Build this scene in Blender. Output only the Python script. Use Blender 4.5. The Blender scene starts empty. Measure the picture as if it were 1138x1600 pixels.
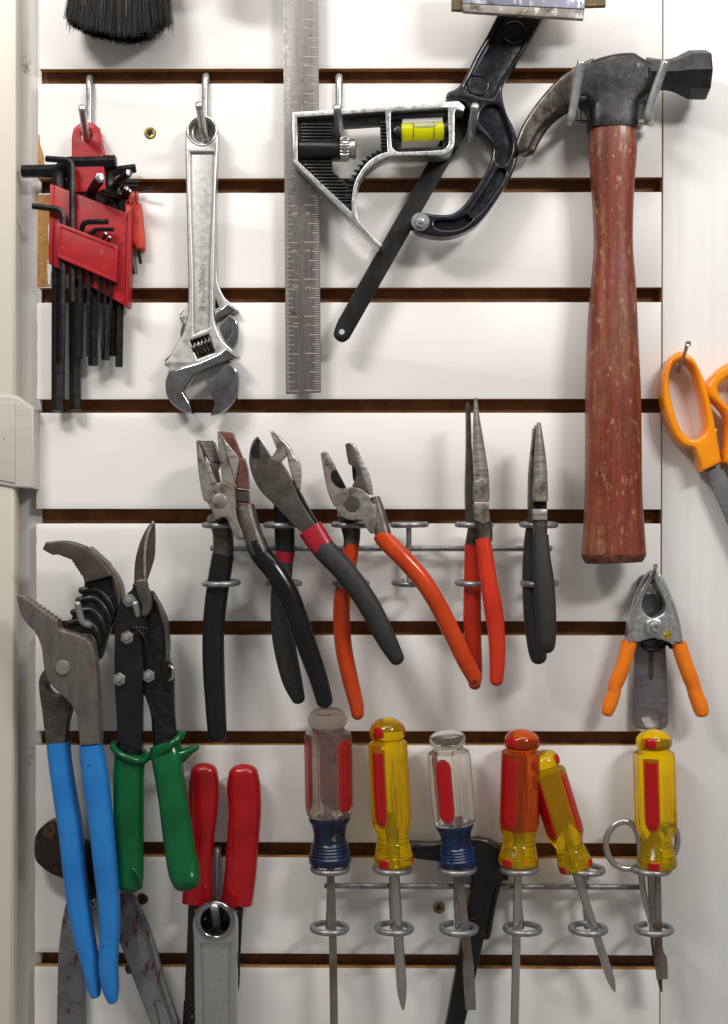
import bpy, bmesh, math, random
from mathutils import Vector, Matrix
random.seed(7)
S = bpy.context.scene
COL = S.collection
# ---------------------------------------------------------------- camera
U = 0.00044                 # metres per photograph pixel on the wall
CD = 2045.0                 # camera distance, in the same pixels
CX, CY, H = 569.0, 800.0, 1.40
cam_data = bpy.data.cameras.new('camera')
cam = bpy.data.objects.new('camera', cam_data)
COL.objects.link(cam)
cam.location = (0, -CD * U, H)
cam.rotation_euler = (math.pi / 2, 0, 0)
cam_data.sensor_fit = 'VERTICAL'
cam_data.sensor_height = 36
cam_data.lens = 36 * CD / 1600
cam_data.clip_start = 0.05
cam_data.clip_end = 50
S.camera = cam
# ---------------------------------------------------------------- light
world = bpy.data.worlds.new('World')
S.world = world
world.use_nodes = True
world.node_tree.nodes['Background'].inputs['Color'].default_value = (1.0, 0.955, 0.925, 1)
world.node_tree.nodes['Background'].inputs['Strength'].default_value = 0.215
def lamp(name, loc, target, sx, sy, watts, col):
    ld = bpy.data.lights.new(name, 'AREA')
    ld.shape = 'RECTANGLE'; ld.size = sx; ld.size_y = sy; ld.energy = watts; ld.color = col
    o = bpy.data.objects.new(name, ld); COL.objects.link(o)
    o.location = loc
    o.rotation_euler = (Vector(target) - Vector(loc)).to_track_quat('-Z', 'Y').to_euler()
    return o
lamp('strip_lamp', (-0.44, -0.66, H + 0.72), (-0.05, 0, H + .12), 0.30, 0.12, 5.3, (1.0, 0.965, 0.92))
lamp('strip_lamp', (0.62, -0.92, H + 0.66), (0.05, 0, H), 0.30, 0.12, 6.6, (1.0, 0.975, 0.94))
lamp('ceiling_panel_lamp', (0.15, -0.50, H + 0.95), (0.05, 0, H + 0.1), 1.0, 0.5, 6.0, (1.0, 0.96, 0.92))
S.view_settings.view_transform = 'Standard'
S.view_settings.look = 'None'
S.view_settings.exposure = 0.0
S.view_settings.gamma = 1
S.cycles.max_bounces = 10
S.cycles.transmission_bounces = 8
S.cycles.use_denoising = True

# ---------------------------------------------------------------- materials
def lin(c):
    return tuple((v / 255 / 12.92 if v / 255 <= 0.04045 else ((v / 255 + 0.055) / 1.055) ** 2.4) for v in c) + (1,)
def mat(name, rgb, rough=0.4, metal=0.0, var=None, stain=None, bump=None, streak=None, rvar=0.0, trans=0.0, ior=1.46, coat=0.0, spec=None, stretch=(1, 1, 1), world_space=False):
    """var=(scale,rgb2,lo,hi)  stain=[(scale,rgb,threshold,softness,detail)]  bump=(scale,height_mm)  streak=(vec,rgb,lo,hi)"""
    m = bpy.data.materials.new(name); m.use_nodes = True
    N = m.node_tree.nodes; L = m.node_tree.links
    b = N['Principled BSDF']
    b.inputs['Base Color'].default_value = lin(rgb)
    b.inputs['Roughness'].default_value = rough
    b.inputs['Metallic'].default_value = metal
    b.inputs['IOR'].default_value = ior
    b.inputs['Transmission Weight'].default_value = trans
    b.inputs['Coat Weight'].default_value = coat
    b.inputs['Coat Roughness'].default_value = 0.08
    if spec is not None: b.inputs['Specular IOR Level'].default_value = spec
    tc = N.new('ShaderNodeTexCoord') if not world_space else None
    coord = tc.outputs['Object'] if tc else N.new('ShaderNodeNewGeometry').outputs['Position']
    mp = N.new('ShaderNodeMapping'); mp.inputs['Scale'].default_value = stretch
    L.new(coord, mp.inputs['Vector'])
    def noise(scale, detail=4, vec=None, rough_=0.6):
        n = N.new('ShaderNodeTexNoise'); n.inputs['Scale'].default_value = scale
        n.inputs['Detail'].default_value = detail; n.inputs['Roughness'].default_value = rough_
        src = mp.outputs['Vector']
        if vec:
            v = N.new('ShaderNodeMapping'); v.inputs['Scale'].default_value = vec
            L.new(coord, v.inputs['Vector']); src = v.outputs['Vector']
        L.new(src, n.inputs['Vector'])
        return n.outputs['Fac']
    def ramp(src, lo, hi):
        r = N.new('ShaderNodeMapRange'); r.clamp = True
        r.inputs['From Min'].default_value = lo; r.inputs['From Max'].default_value = hi
        L.new(src, r.inputs['Value']); return r.outputs['Result']
    cur = None
    def mix(fac, c2):
        nonlocal cur
        x = N.new('ShaderNodeMix'); x.data_type = 'RGBA'
        L.new(fac, x.inputs['Factor'])
        if cur is None: x.inputs['A'].default_value = lin(rgb)
        else: L.new(cur, x.inputs['A'])
        x.inputs['B'].default_value = lin(c2)
        cur = x.outputs['Result']
    facs = []
    if var: mix(ramp(noise(var[0]), var[2], var[3]), var[1])
    if streak: mix(ramp(noise(1.0, 5, streak[0]), streak[2], streak[3]), streak[1])
    for s in stain or []:
        f = ramp(noise(s[0] if len(s) < 6 else 1.0, s[4] if len(s) > 4 else 6, tuple(s[0] * v for v in s[5]) if len(s) > 5 else None, 0.68), s[2] - .06, s[2] - .06 + s[3]); mix(f, s[1]); facs.append(f)
    if cur is not None: L.new(cur, b.inputs['Base Color'])
    if rvar:
        r = N.new('ShaderNodeMapRange'); r.inputs['To Min'].default_value = max(0.02, rough - rvar); r.inputs['To Max'].default_value = rough + rvar
        r.inputs['From Min'].default_value = 0.3; r.inputs['From Max'].default_value = 0.7
        L.new(noise(260, 5), r.inputs['Value']); L.new(r.outputs['Result'], b.inputs['Roughness'])
    if bump:
        bp = N.new('ShaderNodeBump'); bp.inputs['Strength'].default_value = 1.0; bp.inputs['Distance'].default_value = bump[1] * 0.001
        L.new(noise(bump[0], 4, bump[2] if len(bump) > 2 else None), bp.inputs['Height']); L.new(bp.outputs['Normal'], b.inputs['Normal'])
    return m

M = {}
M['white'] = mat('white_laminate', (233, 231, 228), 0.42, var=(6, (228, 225, 221), .4, .6), stain=[(70, (204, 195, 182), .755, .06, 8)], bump=(900, .012), rvar=.06, world_space=True)
M['panel'] = mat('smooth_white_panel', (222, 221, 219), 0.5, streak=((120, 1, 6), (217, 215, 213), .45, .7), bump=(700, .01))
M['mdf'] = mat('raw_fibreboard', (186, 140, 84), 0.9, var=(300, (160, 116, 66), .4, .65), bump=(500, .25))
M['groove'] = mat('brown_fibreboard', (142, 100, 64), 0.85, var=(60, (118, 80, 50), .4, .6), bump=(600, .1))
M['cream'] = mat('cream_enamel', (203, 197, 184), 0.38, var=(14, (205, 197, 182), .4, .65), stain=[(22, (140, 122, 100), .70, .08, 6)], bump=(120, .05))
M['greymetal'] = mat('pale_grey_enamel', (205, 205, 202), 0.4, var=(8, (190, 188, 184), .4, .65), stain=[(28, (120, 104, 88), .71, .08, 5)], bump=(400, .02))
M['plastic_cream'] = mat('cream_plastic', (188, 184, 175), 0.45, streak=((20, 20, 140), (176, 171, 161), .45, .7), stain=[(150, (150, 138, 120), .72, .04, 4)], bump=(300, .02))
M['zinc'] = mat('zinc_plated_wire', (182, 182, 180), 0.28, 0.65, var=(120, (160, 160, 160), .4, .65), bump=(300, .015), rvar=.1)
M['rack'] = mat('galvanised_wire', (152, 152, 155), 0.34, 0.6, var=(160, (122, 122, 125), .42, .62), bump=(260, .03), rvar=.1)
M['oxide'] = mat('black_oxide_steel', (42, 41, 42), 0.36, 0.75, var=(220, (62, 60, 60), .45, .7), bump=(600, .03), rvar=.1)
M['oxide_end'] = mat('cut_steel_end', (150, 150, 152), 0.3, 1.0, bump=(500, .05))
M['red'] = mat('red_plastic', (164, 20, 28), 0.40, var=(120, (148, 16, 24), .4, .6), stain=[(160, (206, 88, 88), .70, .05, 8)], bump=(350, .04), rvar=.08)
M['red_dull'] = mat('orange_red_plastic', (200, 62, 46), 0.45, var=(120, (180, 50, 38), .4, .6), bump=(350, .04))
M['chrome_satin'] = mat('satin_chrome', (205, 203, 197), 0.33, 1.0, var=(300, (170, 168, 162), .4, .7), bump=(900, .04), rvar=.08)
M['chrome_cast'] = mat('cast_chrome', (200, 199, 196), 0.42, 1.0, stain=[(150, (96, 84, 70), .74, .08, 6)], bump=(1100, .07), rvar=.08)
M['chrome'] = mat('polished_chrome', (186, 187, 190), 0.13, 1.0, var=(45, (136, 138, 144), .4, .65), stain=[(160, (92, 86, 80), .64, .15, 7)], bump=(120, .06), rvar=.05)  # darker mottling painted in where the unbuilt room would reflect
M['worm'] = mat('oily_worm_gear', (120, 114, 104), 0.35, 1.0, var=(300, (60, 54, 48), .4, .6))
M['steel_rule'] = mat('brushed_rule_steel', (122, 118, 116), 0.36, 0.5, streak=((700, 700, 14), (106, 102, 100), .4, .65), stain=[(90, (112, 76, 52), .72, .05, 5), (160, (160, 156, 152), .73, .06, 6)], bump=(500, .02), rvar=.1)
M['engrave'] = mat('engraved_line', (166, 160, 152), 0.5, 0.3)
M['alu'] = mat('cast_aluminium', (205, 205, 204), 0.34, 0.9, var=(400, (170, 170, 170), .4, .7), stain=[(110, (130, 126, 120), .74, .05, 6)], bump=(900, .035), rvar=.1)
M['black_enamel'] = mat('black_enamel', (17, 17, 19), 0.28, var=(80, (25, 25, 27), .4, .6), bump=(500, .04), rvar=.1)
M['rib'] = mat('black_rib', (34, 34, 36), 0.3)
M['saw'] = mat('navy_black_plastic', (17, 19, 27), 0.2, var=(60, (23, 25, 34), .4, .65), stain=[(130, (80, 82, 88), .73, .05, 6)], bump=(300, .04), rvar=.08)
M['blade'] = mat('blackened_blade', (13, 13, 14), 0.5, 0.0, spec=.2, var=(90, (30, 30, 31), .4, .6), stain=[(260, (62, 60, 58), .70, .06, 8)], bump=(500, .02))
M['hammer'] = mat('worn_black_steel', (54, 52, 52), 0.40, 0.6, var=(70, (38, 37, 38), .4, .6), stain=[(120, (118, 110, 100), .66, .14, 10), (420, (126, 112, 96), .72, .06, 5)], bump=(220, .22), rvar=.12)
M['claw'] = mat('bright_worn_claw', (112, 104, 97), 0.35, 0.9, streak=((90, 90, 40), (74, 69, 66), .4, .6), stain=[(260, (150, 141, 130), .68, .1, 8)], bump=(240, .15), rvar=.12)
M['wood'] = mat('worn_red_wood', (122, 50, 30), 0.42, streak=((420, 300, 12), (92, 34, 21), .42, .66),
                stain=[(24, (146, 98, 66), .54, .34, 14, (1, 1, .5)), (34, (66, 32, 24), .58, .16, 10, (1.6, 1, .5)), (80, (140, 98, 68), .615, .14, 12, (1, 1, .3)), (300, (160, 118, 84), .625, .10, 10, (1, 1, .45)), (150, (226, 220, 208), .76, .02, 8)],
                bump=(260, .12, (3, 3, .3)), rvar=.12, coat=.12)
M['wood_end'] = mat('bare_handle_end', (112, 70, 46), 0.7, var=(200, (84, 40, 26), .4, .6), stain=[(120, (60, 30, 22), .58, .1, 6)])
M['jaw'] = mat('grey_tool_steel', (152, 144, 134), 0.42, 0.45, var=(90, (112, 104, 95), .4, .62), stain=[(70, (88, 72, 54), .63, .06, 5), (260, (92, 84, 74), .62, .08, 6)], bump=(450, .06), rvar=.12)
M['jaw_dark'] = mat('dark_tool_steel', (92, 86, 80), 0.40, 0.5, var=(120, (72, 67, 62), .4, .62), stain=[(220, (132, 122, 110), .66, .07, 8)], bump=(400, .06), rvar=.1)
M['jaw_bright'] = mat('ground_tool_steel', (192, 187, 180), 0.28, 0.65, streak=((60, 60, 500), (138, 132, 126), .4, .65), stain=[(180, (104, 90, 76), .67, .07, 6)], bump=(500, .05), rvar=.1)
M['jaw_rust'] = mat('rust_tinted_steel', (132, 86, 80), 0.36, 0.55, var=(110, (104, 62, 56), .4, .65), bump=(300, .05))
M['tongue_steel'] = mat('gun_grey_plate', (116, 110, 105), 0.4, 0.5, streak=((260, 260, 60), (102, 96, 92), .4, .65), stain=[(60, (112, 72, 46), .68, .10, 6), (300, (74, 66, 60), .70, .05, 4)], bump=(400, .05), rvar=.12)
M['rust_jaw'] = mat('rust_brown_steel', (92, 80, 73), 0.42, 0.5, var=(70, (74, 66, 62), .4, .62), stain=[(110, (112, 76, 52), .68, .14, 7)], bump=(260, .12), rvar=.1)
M['grip_black'] = mat('glossy_black_vinyl', (14, 14, 17), 0.18, var=(60, (19, 19, 23), .4, .6), stain=[(110, (84, 84, 88), 0.715, .03, 7)], bump=(90, .02), rvar=.08)
M['grip_dull'] = mat('dull_black_vinyl', (17, 17, 19), 0.36, bump=(90, .02), rvar=.1)
M['grip_grey'] = mat('matt_charcoal_rubber', (42, 41, 41), 0.6, var=(200, (35, 34, 34), .4, .6), stain=[(240, (120, 112, 104), .74, .04, 6)], bump=(700, .10))
M['grip_cherry'] = mat('cherry_red_band', (148, 22, 38), 0.3, bump=(90, .02))
M['grip_orange'] = mat('orange_vinyl', (190, 64, 20), 0.2, var=(50, (178, 55, 16), .4, .6), stain=[(150, (96, 44, 26), 0.705, .04, 6)], bump=(90, .02), rvar=.06)
M['grip_redorange'] = mat('red_orange_vinyl', (196, 52, 28), 0.2, var=(50, (184, 45, 24), .4, .6), stain=[(150, (120, 40, 26), 0.725, .04, 6)], bump=(90, .02), rvar=.06)
M['grip_blue'] = mat('sky_blue_vinyl', (42, 126, 200), 0.32, var=(40, (36, 116, 190), .4, .6), stain=[(130, (24, 62, 96), 0.700, .04, 6)], bump=(90, .02), rvar=.07)
M['grip_green'] = mat('green_vinyl', (5, 90, 46), 0.18, var=(40, (5, 78, 38), .4, .6), stain=[(130, (40, 70, 44), 0.715, .04, 6)], bump=(90, .02), rvar=.06)
M['grip_red'] = mat('deep_red_vinyl', (164, 16, 24), 0.22, var=(60, (148, 13, 20), .4, .6), stain=[(140, (96, 22, 24), 0.705, .04, 6)], bump=(90, .02), rvar=.06)
M['grip_amber'] = mat('amber_orange_vinyl', (236, 126, 22), 0.34, var=(60, (226, 114, 18), .4, .6), stain=[(110, (150, 76, 30), .68, .07, 7)], bump=(90, .02), rvar=.07)
M['scissor'] = mat('bright_orange_plastic', (240, 146, 16), 0.22, var=(50, (234, 136, 12), .4, .6), bump=(120, .03), rvar=.05)
M['scissor_blade'] = mat('grey_scissor_steel', (128, 126, 129), 0.36, 0.5, streak=((60, 60, 300), (112, 110, 113), .4, .65), bump=(500, .02))
M['amber'] = mat('yellow_acetate', (255, 214, 4), 0.05, trans=0.84, ior=1.38, bump=(120, .04))
M['amber_red'] = mat('red_through_acetate', (240, 104, 24), 0.05, trans=0.84, ior=1.4, bump=(120, .04))  # orange painted in for red back stripes showing through yellow plastic
M['clear'] = mat('clear_acetate', (246, 242, 232), 0.08, trans=0.95, ior=1.42, bump=(140, .05))
M['clear_old'] = mat('scuffed_clear_acetate', (228, 214, 200), 0.11, trans=0.92, ior=1.42, stain=[(90, (150, 128, 108), .6, .15, 6), (120, (236, 232, 226), .74, .03, 9)], bump=(160, .08))
M['stripe'] = mat('red_stripe', (168, 10, 18), 0.16, bump=(140, .03))
M['stripe_old'] = mat('worn_dark_red_stripe', (150, 28, 34), 0.34, stain=[(120, (196, 70, 62), .6, .15, 6)], bump=(160, .06))
M['ferrule'] = mat('blue_lacquer', (14, 44, 86), 0.2, var=(80, (12, 26, 50), .4, .6), bump=(140, .06), rvar=.08)
M['ferrule_old'] = mat('chipped_blue_lacquer', (18, 38, 68), 0.26, var=(60, (16, 22, 34), .42, .6), stain=[(70, (206, 196, 150), .665, .03, 8), (140, (30, 26, 24), .62, .06, 6)], bump=(140, .10), rvar=.08)
M['shaft'] = mat('nickel_shaft', (178, 174, 170), 0.22, 0.8, stain=[(120, (112, 92, 66), .69, .08, 6)], bump=(300, .03), rvar=.08)
M['shaft_old'] = mat('tarnished_shaft', (134, 128, 122), 0.34, 0.6, var=(26, (110, 88, 66), .45, .62), stain=[(18, (112, 62, 46), .62, .08, 5), (70, (140, 120, 60), .66, .08, 5)], bump=(300, .05), rvar=.1)
M['rusty'] = mat('rusty_grey_steel', (134, 133, 138), 0.48, 0.55, var=(60, (112, 110, 114), .4, .62), stain=[(95, (104, 58, 34), .625, .04, 9, (1.4, 1, .5)), (300, (70, 52, 44), .67, .05, 5)], bump=(220, .14), rvar=.1)
M['rusty_dark'] = mat('dark_rusted_steel', (58, 52, 48), 0.5, 0.6, var=(60, (42, 38, 36), .4, .6), stain=[(70, (104, 72, 44), .60, .08, 7)], bump=(200, .2), rvar=.1)
M['brass'] = mat('yellow_zinc_screw', (176, 150, 92), 0.3, 1.0, var=(200, (120, 110, 70), .4, .6))
M['black_void'] = mat('dark_recess', (14, 13, 12), 0.8)
M['printing'] = mat('yellow_print', (206, 166, 40), 0.6)
M['vial'] = mat('yellow_vial_fluid', (232, 232, 10), 0.08, trans=0.45, ior=1.33)
M['vialglass'] = mat('clear_vial', (236, 236, 230), 0.05, trans=0.7, ior=1.4)
M['bristle'] = mat('black_bristle', (9, 8, 8), 0.45, spec=.3, var=(60, (18, 16, 15), .45, .7))
M['bristle_pale'] = mat('tan_bristle', (150, 112, 74), 0.5)
M['scuffed'] = mat('scuffed_clear_edge', (168, 160, 150), 0.35, trans=0.25, var=(60, (132, 124, 112), .4, .62), stain=[(120, (80, 72, 60), .60, .08, 9, (.7, 1, 1.5)), (160, (222, 218, 212), .64, .06, 8)], bump=(200, .2), rvar=.1)
M['blued'] = mat('scratched_blue_grey_sheet', (124, 126, 142), 0.45, 0.5, stain=[(150, (196, 196, 200), .58, .08, 9, (1, 1, .4)), (90, (84, 84, 100), .6, .1, 6)], bump=(250, .1))
M['rust_brass'] = mat('rusted_bar', (98, 84, 62), 0.6, 0.4, stain=[(140, (150, 118, 66), .58, .08, 8)], bump=(250, .25))
M['spring'] = mat('black_spring_steel', (26, 25, 25), 0.35, 0.6)
M['lavender_steel'] = mat('satin_grey_plate', (140, 136, 142), 0.4, 0.8, streak=((40, 40, 500), (122, 118, 124), .4, .65), stain=[(200, (104, 98, 98), .68, .06, 6)], bump=(400, .03), rvar=.1)
M['sticker'] = mat('worn_yellow_sticker', (190, 160, 44), 0.5, stain=[(500, (96, 84, 40), .5, .1, 4)])

# ---------------------------------------------------------------- geometry helpers
def sc(d): return (CD - d) / CD
def P(x, y, d, ref=None):
    s = sc(d if ref is None else ref)
    return Vector(((x - CX) * s * U, -d * U, H + (CY - y) * s * U))
def tag(o, label=None, cat=None, group=None, kind=None):
    for k, v in (('label', label), ('category', cat), ('group', group), ('kind', kind)):
        if v: o[k] = v
    return o
def thing(name, x, y, d, label, cat, group=None, kind=None):
    o = bpy.data.objects.new(name, None); COL.objects.link(o)
    o.empty_display_size = 0.01; o.location = P(x, y, d)
    return tag(o, label, cat, group, kind)
def wloc(o):
    v = Vector((0, 0, 0))
    while o is not None: v = v + o.location; o = o.parent
    return v
def link(name, me, m, parent, at=None):
    o = bpy.data.objects.new(name, me); COL.objects.link(o)
    if parent is not None: o.parent = parent
    if at is not None: o.location = at
    if m is not None and not me.materials:
        for q in (m if isinstance(m, (list, tuple)) else [m]): me.materials.append(q)
    return o
def mk(name, verts, faces, m, parent=None, ang=38, mi=None, clean=True):
    """verts in world space -> ONE mesh object under parent"""
    vs = [Vector(v) for v in verts]
    lo = Vector([min(v[i] for v in vs) for i in range(3)]); hi = Vector([max(v[i] for v in vs) for i in range(3)])
    c = (lo + hi) / 2
    me = bpy.data.meshes.new(name)
    me.from_pydata([v - c for v in vs], [], faces)
    if mi: me.polygons.foreach_set('material_index', mi)
    if clean:
        bm = bmesh.new(); bm.from_mesh(me)
        bmesh.ops.remove_doubles(bm, verts=bm.verts, dist=1e-7)
        bmesh.ops.recalc_face_normals(bm, faces=bm.faces)
        bm.to_mesh(me); bm.free()
    me.polygons.foreach_set('use_smooth', [True] * len(me.polygons))
    me.set_sharp_from_angle(angle=math.radians(ang))
    return link(name, me, m, parent, c - wloc(parent))
def sm(pts, n=6, closed=True):
    """Hermite spline through pts; a third item marks a hard corner"""
    k = len(pts); out = []
    T = []
    for i, p in enumerate(pts):
        a, b = pts[i - 1] if (closed or i) else p, pts[(i + 1) % k] if (closed or i < k - 1) else p
        T.append(((b[0] - a[0]) / 2, (b[1] - a[1]) / 2))
    for i in range(k if closed else k - 1):
        p, q = pts[i], pts[(i + 1) % k]
        cp, cq = len(p) > 2, len(q) > 2
        ch = (q[0] - p[0], q[1] - p[1])
        t0, t1 = (ch if cp else T[i]), (ch if cq else T[(i + 1) % k])
        ln = math.hypot(*ch) + 1e-9
        t0 = [v * min(1, 1.6 * ln / (math.hypot(*t0) + 1e-9)) for v in t0]; t1 = [v * min(1, 1.6 * ln / (math.hypot(*t1) + 1e-9)) for v in t1]
        m = 1 if (cp and cq) else n
        for j in range(m):
            t = j / m; h1 = 2*t**3-3*t*t+1; h2 = t**3-2*t*t+t; h3 = -2*t**3+3*t*t; h4 = t**3-t*t
            out.append((h1*p[0]+h2*t0[0]+h3*q[0]+h4*t1[0], h1*p[1]+h2*t0[1]+h3*q[1]+h4*t1[1]))
    if not closed: out.append((pts[-1][0], pts[-1][1]))
    return out
def C(*pts): return [(p[0], p[1], 1) for p in pts]          # all corners
def Zm(ox, oy, k):
    return lambda *a: [((p[0] / k + ox), (p[1] / k + oy)) + tuple(p[2:]) for p in a]
def teeth(p, q, n, h):
    """zigzag corners from p to q; h>0 cuts to the left of the direction"""
    dx, dy = q[0] - p[0], q[1] - p[1]; l = math.hypot(dx, dy); nx, ny = dy / l, -dx / l
    out = []
    for i in range(n):
        t = i / n; out.append((p[0] + dx * t, p[1] + dy * t, 1))
        t = (i + .5) / n; out.append((p[0] + dx * t + nx * h, p[1] + dy * t + ny * h, 1))
    out.append((q[0], q[1], 1)); return out
def circ(x, y, r, n=28, ry=None, a0=0):
    return [(x + r * math.cos(a0 + 2 * math.pi * i / n), y + (ry or r) * math.sin(a0 + 2 * math.pi * i / n)) for i in range(n)]
def plate(name, outline, d0, d1, m, parent=None, holes=(), bev=1.5, res=2, n=6, warp=None, ref=None, ang=38):
    """an outline (photograph pixels) cut from material between depths d0 and d1, edges rounded by bev"""
    cu = bpy.data.curves.new(name, 'CURVE'); cu.dimensions = '2D'; cu.fill_mode = 'BOTH'
    for k, pts in enumerate([sm(outline, n)] + [(h if len(h) >= 20 else sm(h, n)) for h in holes]):
        sp = cu.splines.new('POLY'); sp.points.add(len(pts) - 1); sp.use_cyclic_u = True
        for i, p in enumerate(pts): sp.points[i].co = (p[0], -p[1], 0, 1)
    th = (d1 - d0) / 2; bev = min(bev, th * .98)
    cu.extrude = max(0.0, th - bev); cu.bevel_depth = bev; cu.bevel_resolution = res; cu.offset = -bev
    o = bpy.data.objects.new(name, cu); COL.objects.link(o)
    dg = bpy.context.evaluated_depsgraph_get()
    me = bpy.data.meshes.new_from_object(o.evaluated_get(dg))
    vs = [v.co.copy() for v in me.vertices]; fs = [tuple(p.vertices) for p in me.polygons]
    bpy.data.objects.remove(o); bpy.data.curves.remove(cu); bpy.data.meshes.remove(me)
    r = d1 if ref is None else ref; mid = (d0 + d1) / 2
    W = [P(v.x, -v.y, mid + v.z + (warp(v.x, -v.y) if warp else 0), r) for v in vs]
    return mk(name, W, fs, m, parent, ang)
def hermite(pts, n):
    out = []; k = len(pts); D = len(pts[0])
    for i in range(k - 1):
        p, q = pts[i], pts[i + 1]; a = pts[max(0, i - 1)]; b = pts[min(k - 1, i + 2)]
        for j in range(n):
            t = j / n; h1 = 2*t**3-3*t*t+1; h2 = t**3-2*t*t+t; h3 = -2*t**3+3*t*t; h4 = t**3-t*t
            out.append(tuple(h1*p[c] + h2*(q[c]-a[c])/2 + h3*q[c] + h4*(b[c]-p[c])/2 for c in range(D)))
    out.append(tuple(pts[-1])); return out
def rings_mesh(rings, cap=True):
    vs, fs = [], []; k = len(rings[0])
    for r in rings: vs += r
    for i in range(len(rings) - 1):
        for j in range(k):
            a, b = i * k + j, i * k + (j + 1) % k; fs.append((a, b, b + k, a + k))
    if cap: fs.append(tuple(range(k))[::-1]); fs.append(tuple((len(rings) - 1) * k + j for j in range(k)))
    return vs, fs
def grip(name, path, m, parent=None, n=6, ns=20, e=2.0, r0=0, r1=1, ang=50, twist=0.0):
    """tapering sweep; path of (x, y, d, half width, half depth) in pixels; r0/r1 round the ends"""
    pts = hermite(path, n) if n > 1 else [tuple(p) for p in path]
    W = [P(p[0], p[1], p[2]) for p in pts]; rad = [(p[3] * sc(p[2]) * U, p[4] * sc(p[2]) * U) for p in pts]
    T = [(W[min(i + 1, len(W) - 1)] - W[max(i - 1, 0)]).normalized() for i in range(len(W))]
    seq = [(W[i], T[i], rad[i][0], rad[i][1]) for i in range(len(W))]
    def dome(w, t, a, b, sgn, f):
        return [(w + t * sgn * f * min(a, b) * math.sin(k * math.pi / 10), t, a * math.cos(k * math.pi / 10), b * math.cos(k * math.pi / 10)) for k in (1, 2, 3, 4, 4.7)]
    if r0: seq = dome(*seq[0], -1, r0)[::-1] + seq
    if r1: seq = seq + dome(*seq[-1], 1, r1)
    rings = []
    for w, t, a, b in seq:
        side = t.cross(Vector((0, -1, 0))).normalized(); nrm = side.cross(t).normalized()
        ring = []
        for j in range(ns):
            th = 2 * math.pi * (j + .5) / ns + twist; c, s_ = math.cos(th), math.sin(th)
            ring.append(w + side * a * math.copysign(abs(c) ** (2 / e), c) + nrm * b * math.copysign(abs(s_) ** (2 / e), s_))
        rings.append(ring)
    vs, fs = rings_mesh(rings)
    return mk(name, vs, fs, m, parent, ang)
def wire_geo(path, r, ns=10, n=6, closed=False, twist=0.0, capr=0.25):
    """round wire along (x, y, d) pixels; returns world verts, faces"""
    W = [P(*p[:3]) for p in (hermite(path, n) if n > 1 else path)]
    r = r * U; k = len(W)
    def tan(i):
        if closed: return (W[(i + 1) % k] - W[i - 1]).normalized()
        return (W[min(i + 1, k - 1)] - W[max(i - 1, 0)]).normalized()
    t = tan(0); u = t.cross(Vector((.31, .83, .46))).normalized(); rings = []
    for i in range(k):
        t2 = tan(i); q = t.rotation_difference(t2); u = (q @ u); u = (u - t2 * u.dot(t2)).normalized(); t = t2; v = t.cross(u)
        fs_ = [1.0]
        rings.append((W[i], u.copy(), v.copy(), t.copy()))
    R = []
    def ring(w, u, v, f): return [w + (u * math.cos(2*math.pi*j/ns + twist) + v * math.sin(2*math.pi*j/ns + twist)) * r * f for j in range(ns)]
    if not closed: R.append(ring(rings[0][0] - rings[0][3] * r * capr, rings[0][1], rings[0][2], .72))
    for w, u, v, t in rings: R.append(ring(w, u, v, 1))
    if not closed: R.append(ring(rings[-1][0] + rings[-1][3] * r * capr, rings[-1][1], rings[-1][2], .72))
    vs, fs = rings_mesh(R, not closed)
    if closed:
        b = (len(R) - 1) * ns
        for j in range(ns): fs.append((b + j, b + (j + 1) % ns, (j + 1) % ns, j))
    return vs, fs
def wire(name, path, r, m, parent=None, ns=10, n=6, closed=False, ang=50, twist=0.0, capr=.25):
    vs, fs = wire_geo(path, r, ns, n, closed, twist, capr)
    return mk(name, vs, fs, m, parent, ang)
def lathe(name, A, B, prof, m, parent=None, ns=32, shape=None, ang=35, rot=0.0, cap=True):
    """turned shape from world point A towards B; prof of (distance, radius) in pixels; shape(theta, t) scales the radius"""
    ax = (B - A).normalized(); side = ax.cross(Vector((0, -1, 0)))
    if side.length < 1e-4: side = Vector((1, 0, 0))
    side.normalize(); nrm = side.cross(ax)
    s = sc(-A.y / U) * U; rings = []
    for t, r in prof:
        ring = []
        for j in range(ns):
            th = 2 * math.pi * j / ns + rot
            f = shape(th, t) if shape else 1.0
            ring.append(A + ax * t * s + (side * math.cos(th) + nrm * math.sin(th)) * max(r, .02) * s * f)
        rings.append(ring)
    vs, fs = rings_mesh(rings, cap)
    return mk(name, vs, fs, m, parent, ang)
def stud(name, x, y, d, prof, m, parent=None, ns=24, ang=35, rot=0.0):
    """turned shape pointing out of the wall; prof of (height, radius)"""
    A = P(x, y, d); return lathe(name, A, A + Vector((0, -1, 0)), prof, m, parent, ns, None, ang, rot)
def bolt(name, x, y, d, r, m, parent=None, h=6, hexr=None, dome=True):
    o = stud(name, x, y, d, [(0, r), (h * .5, r), (h * .8, r * .86), (h, r * .55), (h * 1.06, r * .2)] if dome else [(0, r), (h * .8, r), (h, r * .85)], m, parent)
    return o
def box(name, x0, y0, x1, y1, d0, d1, m, parent=None, bev=1.0, **k):
    return plate(name, C((x0, y0), (x1, y0), (x1, y1), (x0, y1)), d0, d1, m, parent, bev=bev, res=1, **k)
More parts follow.
